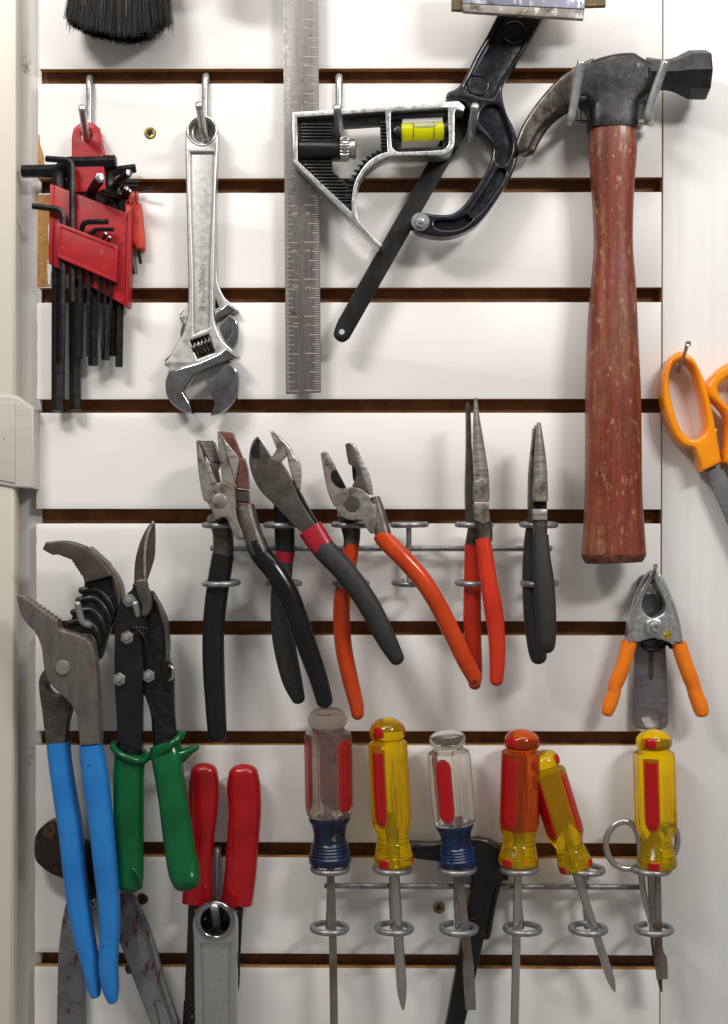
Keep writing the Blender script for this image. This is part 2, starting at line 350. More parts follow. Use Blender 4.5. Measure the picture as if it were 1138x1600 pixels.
def text(name, s, x, y, d, size, m, parent, rot=0.0, th=0.6, stretch=1.0, align='CENTER'):
    cu = bpy.data.curves.new(name, 'FONT'); cu.body = s; cu.size = size; cu.extrude = th; cu.align_x = align; cu.align_y = 'CENTER'; cu.resolution_u = 3
    o = bpy.data.objects.new(name, cu); COL.objects.link(o)
    me = bpy.data.meshes.new_from_object(o.evaluated_get(bpy.context.evaluated_depsgraph_get()))
    vs = [v.co.copy() for v in me.vertices]; fs = [tuple(p.vertices) for p in me.polygons]
    bpy.data.objects.remove(o); bpy.data.curves.remove(cu); bpy.data.meshes.remove(me)
    c, s_ = math.cos(rot), math.sin(rot)
    W = [P(x + v.x * stretch * c - v.y * s_, y - (v.x * stretch * s_ + v.y * c), d + v.z, d) for v in vs]
    return mk(name, W, fs, m, parent, 30)
def merge(*geos):
    V, F = [], []
    for vs, fs in geos:
        o = len(V); V += vs; F += [tuple(i + o for i in f) for f in fs]
    return V, F
def quadbox(x0, y0, x1, y1, d0, d1, ref=None):
    r = d1 if ref is None else ref
    V = [P(x, y, d, r) for d in (d0, d1) for x, y in ((x0, y0), (x1, y0), (x1, y1), (x0, y1))]
    return V, [(0, 1, 2, 3), (7, 6, 5, 4), (0, 4, 5, 1), (1, 5, 6, 2), (2, 6, 7, 3), (3, 7, 4, 0)]
# ================================================================ setting
slot_l = [(108, 131), (280, 302), (450, 473), (624, 645), (795, 818), (970, 992), (1142, 1164), (1315, 1338), (1488, 1510)]
slot_r = [(106, 130), (277, 300), (449, 472), (623, 645), (796, 818), (971, 993), (1143, 1165), (1318, 1342), (1493, 1515)]
edge_l = [62, 60, 60, 58, 57, 57, 56, 56, 55, 54]
wall = thing('slat_wall', 545, 1700, 0, 'white slatted wall board with brown grooves behind all the hanging tools', 'wall', kind='structure')
def ragged(x, y0, y1, amp, n):
    return [(x + random.uniform(-amp, amp), y0 + (y1 - y0) * i / n, 1) for i in range(n + 1)]
for i in range(10):
    tl, tr = (slot_l[i - 1][1], slot_r[i - 1][1]) if i else (-70, -70)
    bl, br = (slot_l[i][0], slot_r[i][0]) if i < 9 else (1680, 1684)
    x0, x1 = edge_l[i], 1035 - i * .5
    left = [(x0 + random.uniform(-.6, .6), bl + (tl - bl) * k / 12, 1) for k in range(1, 12)]
    def lip(xa, ya, xb, yb, s_, n=46):
        return [(xa + (xb - xa) * k / n, ya + (yb - ya) * k / n + s_ * random.uniform(-.12, .12), 1) for k in range(1, n)]
    out = [(x0, tl, 1)] + lip(x0, tl, x1, tr, 1) + [(x1, tr, 1), (x1, br, 1)] + lip(x1, br, x0, bl, -1) + [(x0, bl, 1)] + left
    o = plate('slat', out, -16, 0, M['mdf'], wall, bev=.5, res=1)
    me = o.data; me.materials.append(M['white'])
    for p in me.polygons:
        if p.normal.y < -.9: p.material_index = 1
# torn-off laminate on the left ends of two slats, bare board showing
for pts in ([(59.5, 208), (62, 212), (63, 226), (68, 240), (70, 258), (80, 262), (92, 268), (92, 279), (59.5, 279)],
            [(59.5, 304), (84, 304), (82, 340), (76, 350), (75, 372), (78, 395), (74, 408), (78, 425), (76, 448), (58.5, 449)]):
    plate('bare_patch', C(*pts), -.4, .35, M['mdf'], wall, bev=.1, res=1)
plate('torn_laminate', C((75, 352), (79, 360), (78, 378), (76, 372)), -.2, 2.2, M['white'], wall, bev=.3)
plate('torn_laminate', C((74, 412), (80, 425), (79, 446), (75, 444)), -.2, 2.5, M['white'], wall, bev=.3)
box('groove_board', 66, -70, 1034, 1684, -40, -26, M['groove'], wall, bev=.3)
box('end_batten', 58, -70, 65.5, 1684, -40, -17, M['greymetal'], wall, bev=.3)
side = tag(plate('side_wall', C((1037.5, -70), (1300, -70), (1300, 1684), (1032, 1684)), -30, 1.5, M['panel'], None, bev=.8), 'smooth white wall panel to the right of the slatted board', 'wall', kind='structure')
tag(plate('edge_strip', C((1035.3, -70), (1037.2, -70), (1031.6, 1684), (1029.7, 1684)), -30, -3, M['mdf'], None, bev=.3), 'thin raw board edge in the joint beside the smooth panel', 'edge strip', kind='structure')
tag(box('back_wall', -500, -300, 1600, 2000, -70, -50, M['greymetal'], None), 'grey wall behind the slatted board', 'wall', kind='structure')
cab = thing('metal_cabinet', 10, 1700, 40, 'cream metal cabinet edge left of the slatted board', 'cabinet')
box('side_panel', -60, -90, 58, 1700, -36, -16, M['greymetal'], cab, bev=1)
box('door_edge', -80, -90, 24, 625, 10, 66, M['cream'], cab, bev=7, res=None or 4) if False else plate('door_edge', C((-80, -90), (26, -90), (24, 640), (-80, 640)), 0, 30, M['cream'], cab, bev=6, res=4)
plate('door_bead', C((20, -90), (30, -90), (28, 640), (18, 640)), -14, 10, M['cream'], cab, bev=4, res=4)
plate('lower_door_edge', C((-80, 740), (23.5, 740), (20, 1700), (-80, 1700)), 0, 32, M['cream'], cab, bev=6, res=4)
lb = plate('latch_cover', [(-80, 612, 1), (25, 618, 1), (53, 638, 1), (53, 764, 1), (20, 762, 1), (-80, 744, 1)], -14, 36, M['plastic_cream'], cab, bev=4, res=3)
plate('latch_flap', [(-60, 624, 1), (24, 630, 1), (24, 755, 1), (-60, 738, 1)], 36, 38, M['plastic_cream'], lb, bev=1.5)
# screws in the board
SG = 'screws in the board'
for x, y, lab, a in ((235, 208, 'brass cross head screw in the slat between red key holder and wrench', .2), (223, 1404, 'dull brass screw in the slat beside the green grips', .5), (686, 1418, 'brass cross head screw below the lower rack bar', .3)):
    t = thing('screw', x, y, 0, lab, 'screw', SG)
    stud('head', x, y, 0, [(0, 9.3), (.7, 9.3), (1.3, 8.6), (1.5, 6), (.8, 3.5)], M['brass'], t)
    for k in range(2):
        b = a + k * math.pi / 2; c, s_ = math.cos(b), math.sin(b)
        plate('cross_slot', C((x + 5 * c - 1.3 * s_, y + 5 * s_ + 1.3 * c), (x + 5 * c + 1.3 * s_, y + 5 * s_ - 1.3 * c), (x - 5 * c + 1.3 * s_, y - 5 * s_ - 1.3 * c), (x - 5 * c - 1.3 * s_, y - 5 * s_ + 1.3 * c)), .9 + k * .1, 1.7 + k * .1, M['black_void'], t, bev=.1, res=1)
# pegs (bent wire hooks in the grooves)
PG = 'wire pegs in the wall grooves'
def peg(path, r, lab, n=7):
    o = wire('wall_peg', path, r, M['zinc'], None, 12, n); return tag(o, lab, 'peg', PG)
peg([(140, 122, -14), (140.5, 124, 0), (140, 132, 7), (140, 170, 7), (139, 202, 9), (136, 216, 24), (134, 208, 48), (128.5, 168, 112)], 5.6, 'bent wire peg carrying the red hex key holder')
peg([(322, 119, -14), (322, 121, 0), (321.5, 129, 7), (321, 170, 7), (322, 204, 9), (321, 218, 24), (319, 210, 46), (311, 163, 112)], 5.8, 'bent wire peg carrying two adjustable wrenches')
peg([(530, 120, -14), (530, 122, 0), (530, 130, 7), (530, 170, 7), (532, 206, 9), (533, 222, 24), (532, 215, 50), (527, 167, 118)], 6.0, 'bent wire peg in front of the combination square')
peg([(741, 120, -14), (741, 122, 0), (741, 130, 5), (738, 190, 5), (736, 208, 9), (735, 218, 30), (736, 208, 60), (743, 165, 112)], 6.0, 'bent wire peg holding the black hacksaw')
peg([(152, 980, -14), (150, 982, 20), (148, 980, 62), (140, 977, 84), (130, 972, 92), (126, 962, 97), (121, 942, 104)], 5.2, 'wire peg with upturned end behind the blue tongue pliers jaw')
peg([(232, 980, -14), (231, 980, 20), (229, 977, 58), (226, 974, 76), (219, 969, 84), (216, 960, 88), (210.5, 941, 96)], 5.2, 'wire peg with upturned end holding the green snips')
peg([(340, 1326, -14), (340, 1328, 0), (340, 1337, 8), (340, 1390, 8), (340, 1432, 10), (339, 1452, 30), (338, 1442, 60), (335, 1416, 128)], 6.2, 'bent wire peg between the two red grips')
# hammer cradle
hk = thing('hammer_cradle', 954, 192, 20, 'two prong zinc wire cradle holding the claw hammer', 'hook')
wire('bar', [(891, 191, 26), (954, 191, 24), (1017, 191, 26)], 5, M['zinc'], hk, 12)
for a, b, c in ((891, 893, 909), (1017, 1010, 1040)):
    wire('prong', [(a, 191, 26), (a, 191, 66), ((a + b) / 2, 187, 90), (b + (c - b) * .2, 168, 96), (b + (c - b) * .6, 130, 106), (c, 97, 114)], 6.6, M['zinc'], hk, 12)
for x in (908, 1009):
    wire('upright', [(x, 120, -14), (x, 122, 0), (x, 130, 7), (x, 170, 8), (x, 189, 18)], 5, M['zinc'], hk, 12)

# ================================================================ racks
RING = {}
def ring_data(key, R, r, tilt, gap):
    n = 40; path = []
    V, F = [], []; ns = 12
    for i in range(n + 1):
        a = math.pi / 2 + gap / 2 + (2 * math.pi - gap) * i / n
        c = Vector((R * math.cos(a), R * math.sin(a), 0)); e = Vector((math.cos(a), math.sin(a), 0))
        for j in range(ns):
            b = 2 * math.pi * j / ns; V.append(c + (e * math.cos(b) + Vector((0, 0, 1)) * math.sin(b)) * r)
    for i in range(n):
        for j in range(ns):
            p, q = i * ns + j, i * ns + (j + 1) % ns; F.append((p, q, q + ns, p + ns))
    F.append(tuple(range(ns))); F.append(tuple(n * ns + j for j in range(ns))[::-1])
    me = bpy.data.meshes.new('ring'); me.from_pydata([(v.x * U, v.y * U, (v.z + v.y * math.tan(tilt)) * U) for v in V], [], F)
    me.polygons.foreach_set('use_smooth', [True] * len(me.polygons)); me.set_sharp_from_angle(angle=math.radians(50)); me.materials.append(M['rack'])
    return me
def rack(name, lab, cat, tops, ytop, lows, ylow, ybar, x0, x1, dc, mesh, wr, bar_sl=0):
    t = thing(name, x0, ybar, 10, lab, cat)
    V = wire_geo([(x0, ybar, 22), ((x0 + x1) / 2, ybar + bar_sl / 2, 22), (x1, ybar + bar_sl, 22)], wr, 12)
    mk('bar', *V, M['rack'], t, 50)
    for k, (a, b) in enumerate(zip(tops, lows)):
        for x, y in ((a, ytop + bar_sl * k / 6), (b, ylow + bar_sl * k / 6)):
            o = link('ring', mesh, None, t, P(x, y, dc) - wloc(t)); o.rotation_euler = (random.uniform(-.02, .02), random.uniform(-.03, .03), random.uniform(-.3, .3) + (math.pi if False else 0))
        wire('upright', [(a - 1, ytop + 1, dc - 25.5), (a - 1, ytop + 8, dc - 31), (a - 1, (ytop + ylow) / 2, dc - 31.5), (b - 2, ylow - 8, dc - 31), (b - 2, ylow - 1, dc - 25.5)], wr, M['rack'], t, 10)
    for x in (tops[0] + 3, tops[4] + 2):
        wire('wall_clip', [(x, ybar - 10, 22), (x, ybar - 24, 14), (x, ybar - 38, 2), (x, ybar - 44, -16)], wr * .9, M['rack'], t, 10)
    return t
rack('pliers_rack', 'grey wire rack with pairs of rings holding the five pliers', 'rack', [346, 442, 548, 640, 741, 842], 820, [346, 442, 548, 642, 741, 843], 911, 857, 330, 862, 60, ring_data('a', 25.5, 4.4, .02, .25), 4.4)
rack('screwdriver_rack', 'grey wire rack with pairs of rings holding the screwdrivers', 'rack', [516, 613, 714, 812, 915, 1018], 1357, [515, 616, 717, 817, 919, 1022], 1450, 1384, 508, 1004, 60, ring_data('b', 26, 4.6, 0, .35), 4.4, 2)

# ================================================================ top edge: brush, plastic edged bar
br = thing('bench_brush', 190, 0, 45, 'black bristle brush hanging at the top left, handle out of view', 'brush')
V, F = [], []
def strand(x0, y0, d0, x1, y1, d1, r, bow):
    k = len(V); ns = 3
    for i, f in enumerate((0, .4, .75, 1)):
        x = x0 + (x1 - x0) * f + bow * math.sin(f * 3.1) ; y = y0 + (y1 - y0) * f; d = d0 + (d1 - d0) * f
        rr = r * (1.15 - .55 * f)
        for j in range(ns): V.append(P(x + rr * math.cos(j * 2.094), y, d + rr * math.sin(j * 2.094), 50))
    for i in range(3):
        for j in range(ns): F.append((k + i * 3 + j, k + i * 3 + (j + 1) % 3, k + i * 3 + 3 + (j + 1) % 3, k + i * 3 + 3 + j))
def brush_end(u): return 55 - 20 * max(0, abs(u) - .62) / .38 + 5 * math.sin(u * 4 + 1)
for i in range(9000):
    u = random.uniform(-1, 1); v = random.uniform(-1, 1)
    if random.random() < .35: v = random.uniform(.6, 1)
    w = random.gauss(0, .03)
    strand(188 + u * 66, -60, 50 + v * 14, 187 + (u + w) * 77 + random.gauss(0, 1.2), brush_end(u) + random.gauss(0, 2.6) + 2 * v, 48 + v * 24 + random.gauss(0, 3), .48, random.gauss(0, .9))
for s_ in (-1, 1):
    for i in range(26): strand(188 + s_ * 68, -60, 50, 187 + s_ * random.uniform(76, 84), random.uniform(20, 52), 50 + random.gauss(0, 8), .45, s_ * random.uniform(0, 4))
b_ = mk('bristles', V, F, M['bristle'], br, 60, clean=False); b_['kind'] = 'stuff'
V, F = [], []
for i in range(9):
    u = random.uniform(-.8, .8); strand(188 + u * 70, -60, 66, 187 + u * 82, random.uniform(30, 56), 72 + random.uniform(0, 2), .4, random.gauss(0, 1.5))
b_ = mk('pale_bristles', V, F, M['bristle_pale'], br, 60, clean=False); b_['kind'] = 'stuff'
grip('handle', [(190, -420, 40, 20, 14), (190, -260, 42, 24, 16), (190, -130, 46, 40, 20), (190, -52, 50, 74, 18)], M['wood'], br, r1=0)
pb = thing('edged_bar', 820, -40, 80, 'scuffed clear plastic edge on a rusty bar at the top', 'bar tool')
plate('bar', C((706, -60), (947, -60), (947, 9), (913, 10), (724, 16), (706, 15)), 76, 86, M['rust_brass'], pb, bev=1.5)
plate('blade_sheet', C((723, -70), (914, -70), (914, 14), (723, 5)), 88, 94, M['blued'], pb, bev=1)
plate('clear_edge', C((723, 5.5), (914, 14.5), (912, 30), (724, 18)), 86, 96, M['scuffed'], pb, bev=2)
ht = thing('unseen_shadow_caster', 335, -20, 75, 'guessed dark tool out of view above the top edge between brush and ruler, added for its soft shadow', 'tool')
grip('head', [(345, -230, 85, 40, 22), (342, -120, 85, 42, 24), (338, -60, 85, 40, 22)], M['wood_end'], ht, 5, 24, 2.6, r0=.6, r1=.7)  # unseen guessed shape, added to throw the soft shadow at the top
# ================================================================ hex key holder and its keys
hx = thing('key_holder', 140, 478, 20, 'bright red plastic holder full of black hex keys on the first peg', 'tool holder')
plate('hanger', [(112, 300, 1), (112, 245), (113.5, 206), (124, 193), (137, 190), (150, 195), (157, 208), (161, 243), (166, 300, 1)], 22, 33, M['red'], hx, [circ(135, 211, 9.5)], bev=1.5)
plate('back_plate', C((79, 287), (92, 293), (205.5, 333), (205, 400), (199, 478), (172, 462), (89, 420), (76, 411)), 12, 19, M['red'], hx, bev=1.5)
body = plate('body', C((79, 286.5), (199.5, 333), (198, 400), (196, 478), (88, 418), (76, 411)), 34, 41, M['red'], hx, bev=1.6)
plate('side_rib', C((199, 334), (206, 321), (204, 400), (200.5, 477), (195, 479), (197, 400)), 12, 44, M['red'], hx, bev=1.5)
plate('side_rib', C((78, 287), (85, 290), (83, 414), (75.5, 411)), 12, 43, M['red'], hx, bev=1.5)
fp = plate('front_panel', C((90.6, 347.6), (184.5, 383.5), (182, 441.5), (88.5, 401.5)), 51, 57, M['red'], hx, bev=1.6)
plate('raised_rim', C((90.6, 347.6), (184.5, 383.5), (182, 441.5), (88.5, 401.5)), 56.5, 58.6, M['red'], fp, [C((96, 355.5), (179, 388), (177, 434.5), (94, 397.5))], bev=.8, res=1)
plate('panel_side', C((88.5, 348), (93, 349.5), (91.5, 403), (87, 401)), 40, 52, M['red'], hx, bev=.8)
plate('panel_side', C((181, 382), (185.5, 384), (183, 442), (179, 440)), 40, 52, M['red'], hx, bev=.8)
KG = 'black hex keys in the red holders'
def key(path, r, lab, end=None, tw=0.0):
    t = thing('hex_key', path[-1][0], path[-1][1], path[-1][2], lab, 'hex key', KG)
    pts = []
    for i, p in enumerate(path):                     # round every inner corner with a short arc
        if 0 < i < len(path) - 1:
            a, b = Vector(path[i - 1]), Vector(path[i + 1]); q = Vector(p); R = min(r * 2.6, (a - q).length * .6, (b - q).length * .45)
            u, v = q + (a - q).normalized() * R, q + (b - q).normalized() * R
            for k in range(6):
                f = k / 5; pts.append(tuple(u * (1 - f) ** 2 + q * 2 * f * (1 - f) + v * f * f))
        else: pts.append(tuple(p))
    V, F = wire_geo(pts, r * 1.1, 6, 1, False, tw, .12)
    o = mk('shank', V, F, M['oxide'], t, 28)
    if end:
        o.data.materials.append(M['oxide_end'])
        o.data.polygons[-2].material_index = 1
        big = sorted(o.data.polygons, key=lambda p: -(p.center - (P(*path[0]) - wloc(o))).length)[-7:]
        for p in big: p.material_index = 1
    return t
key([(181, 253, 27), (92, 255, 27), (91, 642, 24)], 9.6, 'largest hex key, thick arm to the right and longest shaft on the left', tw=.0)
key([(35, 268, 21), (117, 266, 21), (118, 640, 20)], 9, 'thick hex key with its short arm sticking out far left at the top')
key([(157, 278, 96), (142, 300, 26), (146, 571, 24)], 7.4, 'hex key whose bright six sided end points forward from the holder', True)
key([(212, 263, 20), (172, 268, 22), (165.5, 562, 24)], 6.3, 'hex key with its arm pointing right just under the thickest arm')
key([(202, 270, 78), (178, 290, 27), (177, 556, 20)], 5.4, 'smaller hex key with a bright end pointing forward at the right', True)
key([(160, 302, 62), (190, 308, 26), (186, 573, 26)], 5.6, 'hex key bending down into the top right corner of the holder body')
key([(217, 286, 24), (184, 285, 25), (184, 470, 22)], 4, 'thin hex key with a short arm to the right above the groove')
key([(72, 248, 50), (113, 251, 50), (113, 472, 46)], 4.4, 'slim hex key with a long upright shaft running in front of the red body')
key([(51, 322, 52), (99, 328, 50), (97, 560, 47)], 4.6, 'hex key with its arm left of the holder beside the bare board')
key([(169, 346.5, 66), (131, 347, 58), (127, 362, 49), (125.5, 560, 47)], 3.8, 'small hex key with a hooked arm lying above the front panel')
key([(178, 358.5, 66), (148, 358.5, 60), (140, 370, 49), (138, 557, 46)], 3.0, 'small hex key with the lower of two arms above the front panel')
key([(166, 364, 68), (160, 376, 48), (149, 548, 46)], 2.4, 'very thin hex key with a tiny bright end above the front panel', True)
key([(172, 370, 66), (169, 380, 48), (160, 545, 46)], 2.0, 'thinnest hex key at the right of the front panel', True)
key([(178, 400, 44), (168.5, 545, 45)], 2.0, 'thin hex key shaft hanging below the right end of the front panel')
h2 = thing('key_holder', 212, 390, 6, 'smaller orange red key holder hanging behind the bright red one', 'tool holder')
plate('body', C((184, 318), (200, 312), (219, 316), (225, 375), (225, 388), (214, 389), (202, 372), (196, 360)), 2, 24, M['red_dull'], h2, bev=2.5)
plate('hanger', C((140, 196), (156, 199), (164, 240), (200, 330), (180, 340), (150, 260)), 8, 15, M['red_dull'], h2, bev=1.5)
for a, b in ((188, 199), (194, 203), (199, 207), (206, 211), (213, 216)):
    plate('tine', C((a - 2, 320), (a + 3, 320), (b, 300), (b - 2, 298)), 18, 24, M['red_dull'], h2, bev=1)
key([(240, 293.5, 26), (211, 298, 16), (209, 330, 14), (220, 412, 12)], 2.3, 'thinnest wire like key sticking out of the orange red holder')
key([(198, 294, 60), (190, 312, 18), (212, 428, 14)], 3.4, 'short hex key ending lowest under the orange red holder', True)
key([(203, 298, 52), (197, 312, 16), (206, 420, 12)], 2.6, 'short hex key nearest the bright red holder below the orange red one', True)

# ================================================================ adjustable wrenches
z1 = Zm(0, 0, 2.586); z2 = Zm(0, 340, 2.586); zw = Zm(240, 420, 6.667)
def wrench(lab, back=False):
    t = thing('adjustable_wrench', 315, 648, 26, lab, 'wrench', 'adjustable wrenches on the second peg')
    hL = [(289.5, 230), (291, 300), (293.5, 420), (294, 465), (292, 495), (285, 522), (275, 539), (266, 556, 1), (258, 564, 1), (257, 571, 1), (264, 575)]
    fixed = [(258, 597), (260, 616), (269, 631), (285, 642), (302, 647, 1), (297, 629), (287, 611, 1), (303, 588), (318, 580), (338, 570, 1)]
    hR = [(352, 566, 1), (373, 559, 1), (360, 543), (348, 531), (338, 510), (334.5, 487), (335.5, 420), (338, 300), (341.5, 228), (340, 200), (330, 184), (315.5, 180), (301, 184), (291, 200)]
    hole = circ(315.5, 204, 19.5, 32)
    worm = C((297, 532.5), (325.5, 522), (336, 550.5), (309, 561))
    channel = [(298, 238, 1), (333.5, 238, 1), (331, 330), (327, 420), (326.5, 512, 1), (303.5, 522, 1), (302.5, 420), (299.5, 330)]
    rim = plate('frame', hL + fixed + hR, 14, 37, M['chrome_cast'], t, [hole, channel, worm], bev=3.2, res=3)
    plate('web', [(296, 228, 1), (336, 228, 1), (333, 330), (329, 420), (331, 520, 1), (340, 552, 1), (309, 566, 1), (294, 532, 1), (300, 420), (297, 330)], 18, 31.5, M['chrome_cast'], t, [worm], bev=.5)
    wg = thing('worm', 316, 541, 26, None, None); wg.parent = t; wg.location = P(316, 541, 26) - wloc(t)
    A, B = P(300, 547, 25), P(333, 535, 25); prof = []
    for k in range(6):
        prof += [(k * 5.9 + .2, 9), (k * 5.9 + 1.6, 13.5), (k * 5.9 + 3.6, 13.5), (k * 5.9 + 5, 9)]
    lathe('thread', A, B, prof, M['worm'], wg, 20, ang=30)
    # polished jaw faces standing proud of the cast frame
    plate('fixed_jaw', [(264, 579, 1), (258, 597), (260, 616), (269, 631), (285, 642), (301.5, 646.5, 1), (297, 629), (286.5, 611, 1), (303, 586.5, 1), (336, 571, 1), (375, 558, 1), (354, 542, 1), (338, 553, 1), (310, 565, 1)], 12, 41.5, M['chrome'], t, bev=4.5, res=4)
    plate('jaw_heel', C((257, 563), (275, 547), (267, 565), (262, 570)), 16, 36, M['chrome'], t, bev=1.5)
    mj = plate('movable_jaw', [(354, 566, 1), (341, 580), (322.5, 597, 1), (329, 614), (336, 630, 1), (328.5, 649.5, 1), (346, 645), (367.5, 626), (373.5, 601), (370.5, 578), (358.5, 565, 1)], 15, 36, M['chrome'], t, bev=2.4, res=3)
    plate('outer_face', [(357, 569, 1), (362, 577), (361, 600), (352, 615), (338, 630, 1), (329, 649, 1), (346, 644), (366, 625), (372, 601), (369, 579)], 34, 39.5, M['chrome'], mj, bev=1.4, res=2)
    plate('eye_rim', circ(315.5, 204, 25, 40), 14, 37.8, M['chrome_satin'], t, [circ(315.5, 204, 20.5, 36)], bev=2, res=3)
    return t, rim
w1, rim = wrench('large satin chrome adjustable wrench in front on the second peg, jaws open downwards')
text('lettering', '8 in-200mm', 316.5, 449, 31.0, 15, M['chrome_satin'], w1, math.pi / 2, .9, 1.0)
w2 = w1.copy(); COL.objects.link(w2); w2['label'] = 'smaller chrome wrench mostly hidden behind the large adjustable one'
for ch in list(w1.children):
    if ch.name.startswith('lettering'): continue
    c = ch.copy(); COL.objects.link(c); c.parent = w2
    for g in ch.children:
        q = g.copy(); COL.objects.link(q); q.parent = c
w2.scale = (.80, .62, .80)
eye = (P(315.5, 204, 26) - w1.location)
w2.rotation_euler = (0, math.radians(-1.6), 0)
w2.location = P(318, 206, 8) - Matrix.Rotation(math.radians(-1.6), 3, 'Y') @ Vector((eye.x * .8, eye.y * .62, eye.z * .8))

# ================================================================ combination square
zs = Zm(440, 150, 3.793); z3 = Zm(420, 0, 2.71)
sq = thing('combination_square', 520, 614, 15, 'combination square with steel rule, cast head and yellow spirit level', 'square')
rw = lambda x, y: 0
plate('rule', C((442, -60), (497, -60), (501.5, 613), (447, 615.5)), 22, 28, M['steel_rule'], sq, bev=.6, res=1)
V, F = [], []
def tick(x0, x1, y, w=.55):
    global V, F
    V, F = merge((V, F), quadbox(x0, y - w, x1, y + w, 27.7, 28.3, 28))
y = 610.0; k = 0
while y > -10:
    e = 501.2 - (613 - y) * .0067
    tick(e - (24 if k % 16 == 0 else 17 if k % 8 == 0 else 12 if k % 4 == 0 else 8), e - .6, y, .5 if k % 4 else .7); y -= 3.62; k += 1
y = 611.0; k = 0
while y > -10:
    e = 447.3 - (614 - y) * .0082
    tick(e + 1, e + (20 if k % 32 == 0 else 13 if k % 8 == 0 else 8 if k % 4 == 0 else 5), y, .32 if k % 4 else .5); y -= 1.81; k += 1
g = mk('graduation_marks', V, F, M['engrave'], sq, 30, clean=False); g['kind'] = 'stuff'
for s_, yy in zip(('11', '10', '9', '8', '7', '6', '5', '4', '3'), range(558, 0, -58)):
    text('numeral', s_, 463 - (614 - yy) * .007, yy - 50, 28, 11, M['engrave'], sq, math.pi / 2, .4)
for s_, yy in zip(('1', '2', '3', '4', '5', '6', '7', '8', '9'), range(558, 0, -58)):
    text('numeral', s_, 483 - (614 - yy) * .007, yy - 50, 28, 11, M['engrave'], sq, math.pi / 2, .4)
outer = [(457, 175, 1), (601, 166, 1), (717, 157.5, 1), (726, 166), (725, 174, 1), (713, 171, 1), (711, 176, 1), (710.5, 222), (707, 233), (698, 240), (686, 242.5), (625, 243), (606, 245.5), (588, 254.5), (572, 267), (561, 285), (556, 308), (557, 329), (565, 350), (598, 383, 1), (592, 388, 1), (458, 252.5, 1)]
opL = [(464.5, 183, 1), (602, 174, 1), (606, 237, 1), (593, 241), (577, 251), (563, 268), (554, 287), (550, 308), (549.5, 331, 1), (465.5, 251.5, 1)]
opR = [(611, 180), (615, 174), (700, 168.5, 1), (701.5, 218), (699, 228), (690, 234), (624, 237), (615, 232), (612, 224)]
head = plate('head', outer, 30, 68, M['alu'], sq, [opL, opR], bev=1.1, res=2)
plate('web', [(463, 181, 1), (604, 172, 1), (608, 238, 1), (590, 246), (572, 261), (558, 283), (552, 308), (552, 334, 1), (464, 254, 1)], 33, 54, M['black_enamel'], sq,
      [C((533, 197), (594, 193), (596, 233), (584, 241), (570, 251), (558, 268), (546, 289), (531, 277), (519, 266), (519, 247), (533, 247))], bev=.6)
plate('vial_frame', C((609, 173), (703, 166), (704, 236), (610, 239)), 34, 50, M['black_enamel'], sq, [C((628, 190), (692, 186), (693, 229), (628, 231))], bev=1.5)
plate('recess_lip', C((609, 173), (703, 166), (703, 183), (610, 187)), 44, 56, M['black_enamel'], sq, bev=2)
for k in range(11):
    y = 194 + k * 5.2 if k < 6 else 254 + (k - 6) * 5.2
for y, a, b in [(194 + 5 * k, 471, 519) for k in range(6)] + [(252 + 5.2 * k, 470 + 5.0 * k, 520 + (0 if k < 4 else (k - 3) * 5)) for k in range(15)]:
    if b - a > 4 and y < 330: box('rib', a, y - 1.3, min(b, 549), y + 1.3, 53, 58, M['rib'], sq, bev=.9)
for k in range(8): box('rib', 595, 190 + k * 5.4, 604, 192.6 + k * 5.4, 53, 58, M['rib'], sq, bev=.9)
arc = [(595, 236), (588, 240), (580, 245), (573, 251), (567, 258), (561, 266), (557, 274), (553, 282), (550.5, 290), (548.5, 298), (547.5, 306), (547, 314), (547, 322)]
for i, (x, y) in enumerate(arc):
    plate('rib', C((x - 8, y - 1.4), (x + 2, y - 1.4), (x + 2, y + 1.4), (x - 8, y + 1.4)), 53, 58, M['rib'], sq, bev=.8)
grip('barrel', [(468, 234, 58, 15, 14), (500, 234, 58, 14.5, 14), (532, 233.5, 58, 13, 13)], M['black_enamel'], sq, 4, 24, r1=0)
kn = lathe('knob', P(531, 233, 58), P(600, 233, 58), [(0, 12), (1, 17), (4, 18.3), (12, 18.3), (15, 16.5), (16, 14), (17.5, 14), (18, 15.5), (24, 15.5), (26, 13), (26.2, 6), (22, 5)], M['chrome_satin'], sq, 96, lambda th, t: 1 + (.05 if 2 < t < 14 else 0) * (1 if int(th / 2 / math.pi * 96 + .5) % 4 < 2 else -1), ang=30)
lathe('vial', P(627, 207, 50), P(694, 204.5, 50), [(0, 10), (1, 14), (66, 14), (67, 10)], M['vial'], sq, 28)
lathe('bubble', P(645, 197.5, 61), P(684, 196, 61), [(0, .5), (3, 3.2), (10, 4.4), (28, 4.4), (36, 3), (39, .5)], M['vialglass'], sq, 20)
lathe('vial_top', P(628.5, 195.5, 49), P(692, 193, 49), [(0, 8), (.5, 10), (63, 10), (63.5, 8)], M['vialglass'], sq, 24)
for x in (645, 677): lathe('vial_line', P(x, 206 - (x - 645) * .035, 50), P(x + 10, 206 - (x - 635) * .035, 50), [(0, 14.25), (1.2, 14.25)], M['black_void'], sq, 28)
for x in (622, 699): stud('vial_cap', x, 208 if x < 650 else 203, 46, [(0, 10), (8, 9.5), (13, 7), (14.5, 3)], M['black_enamel'], sq)

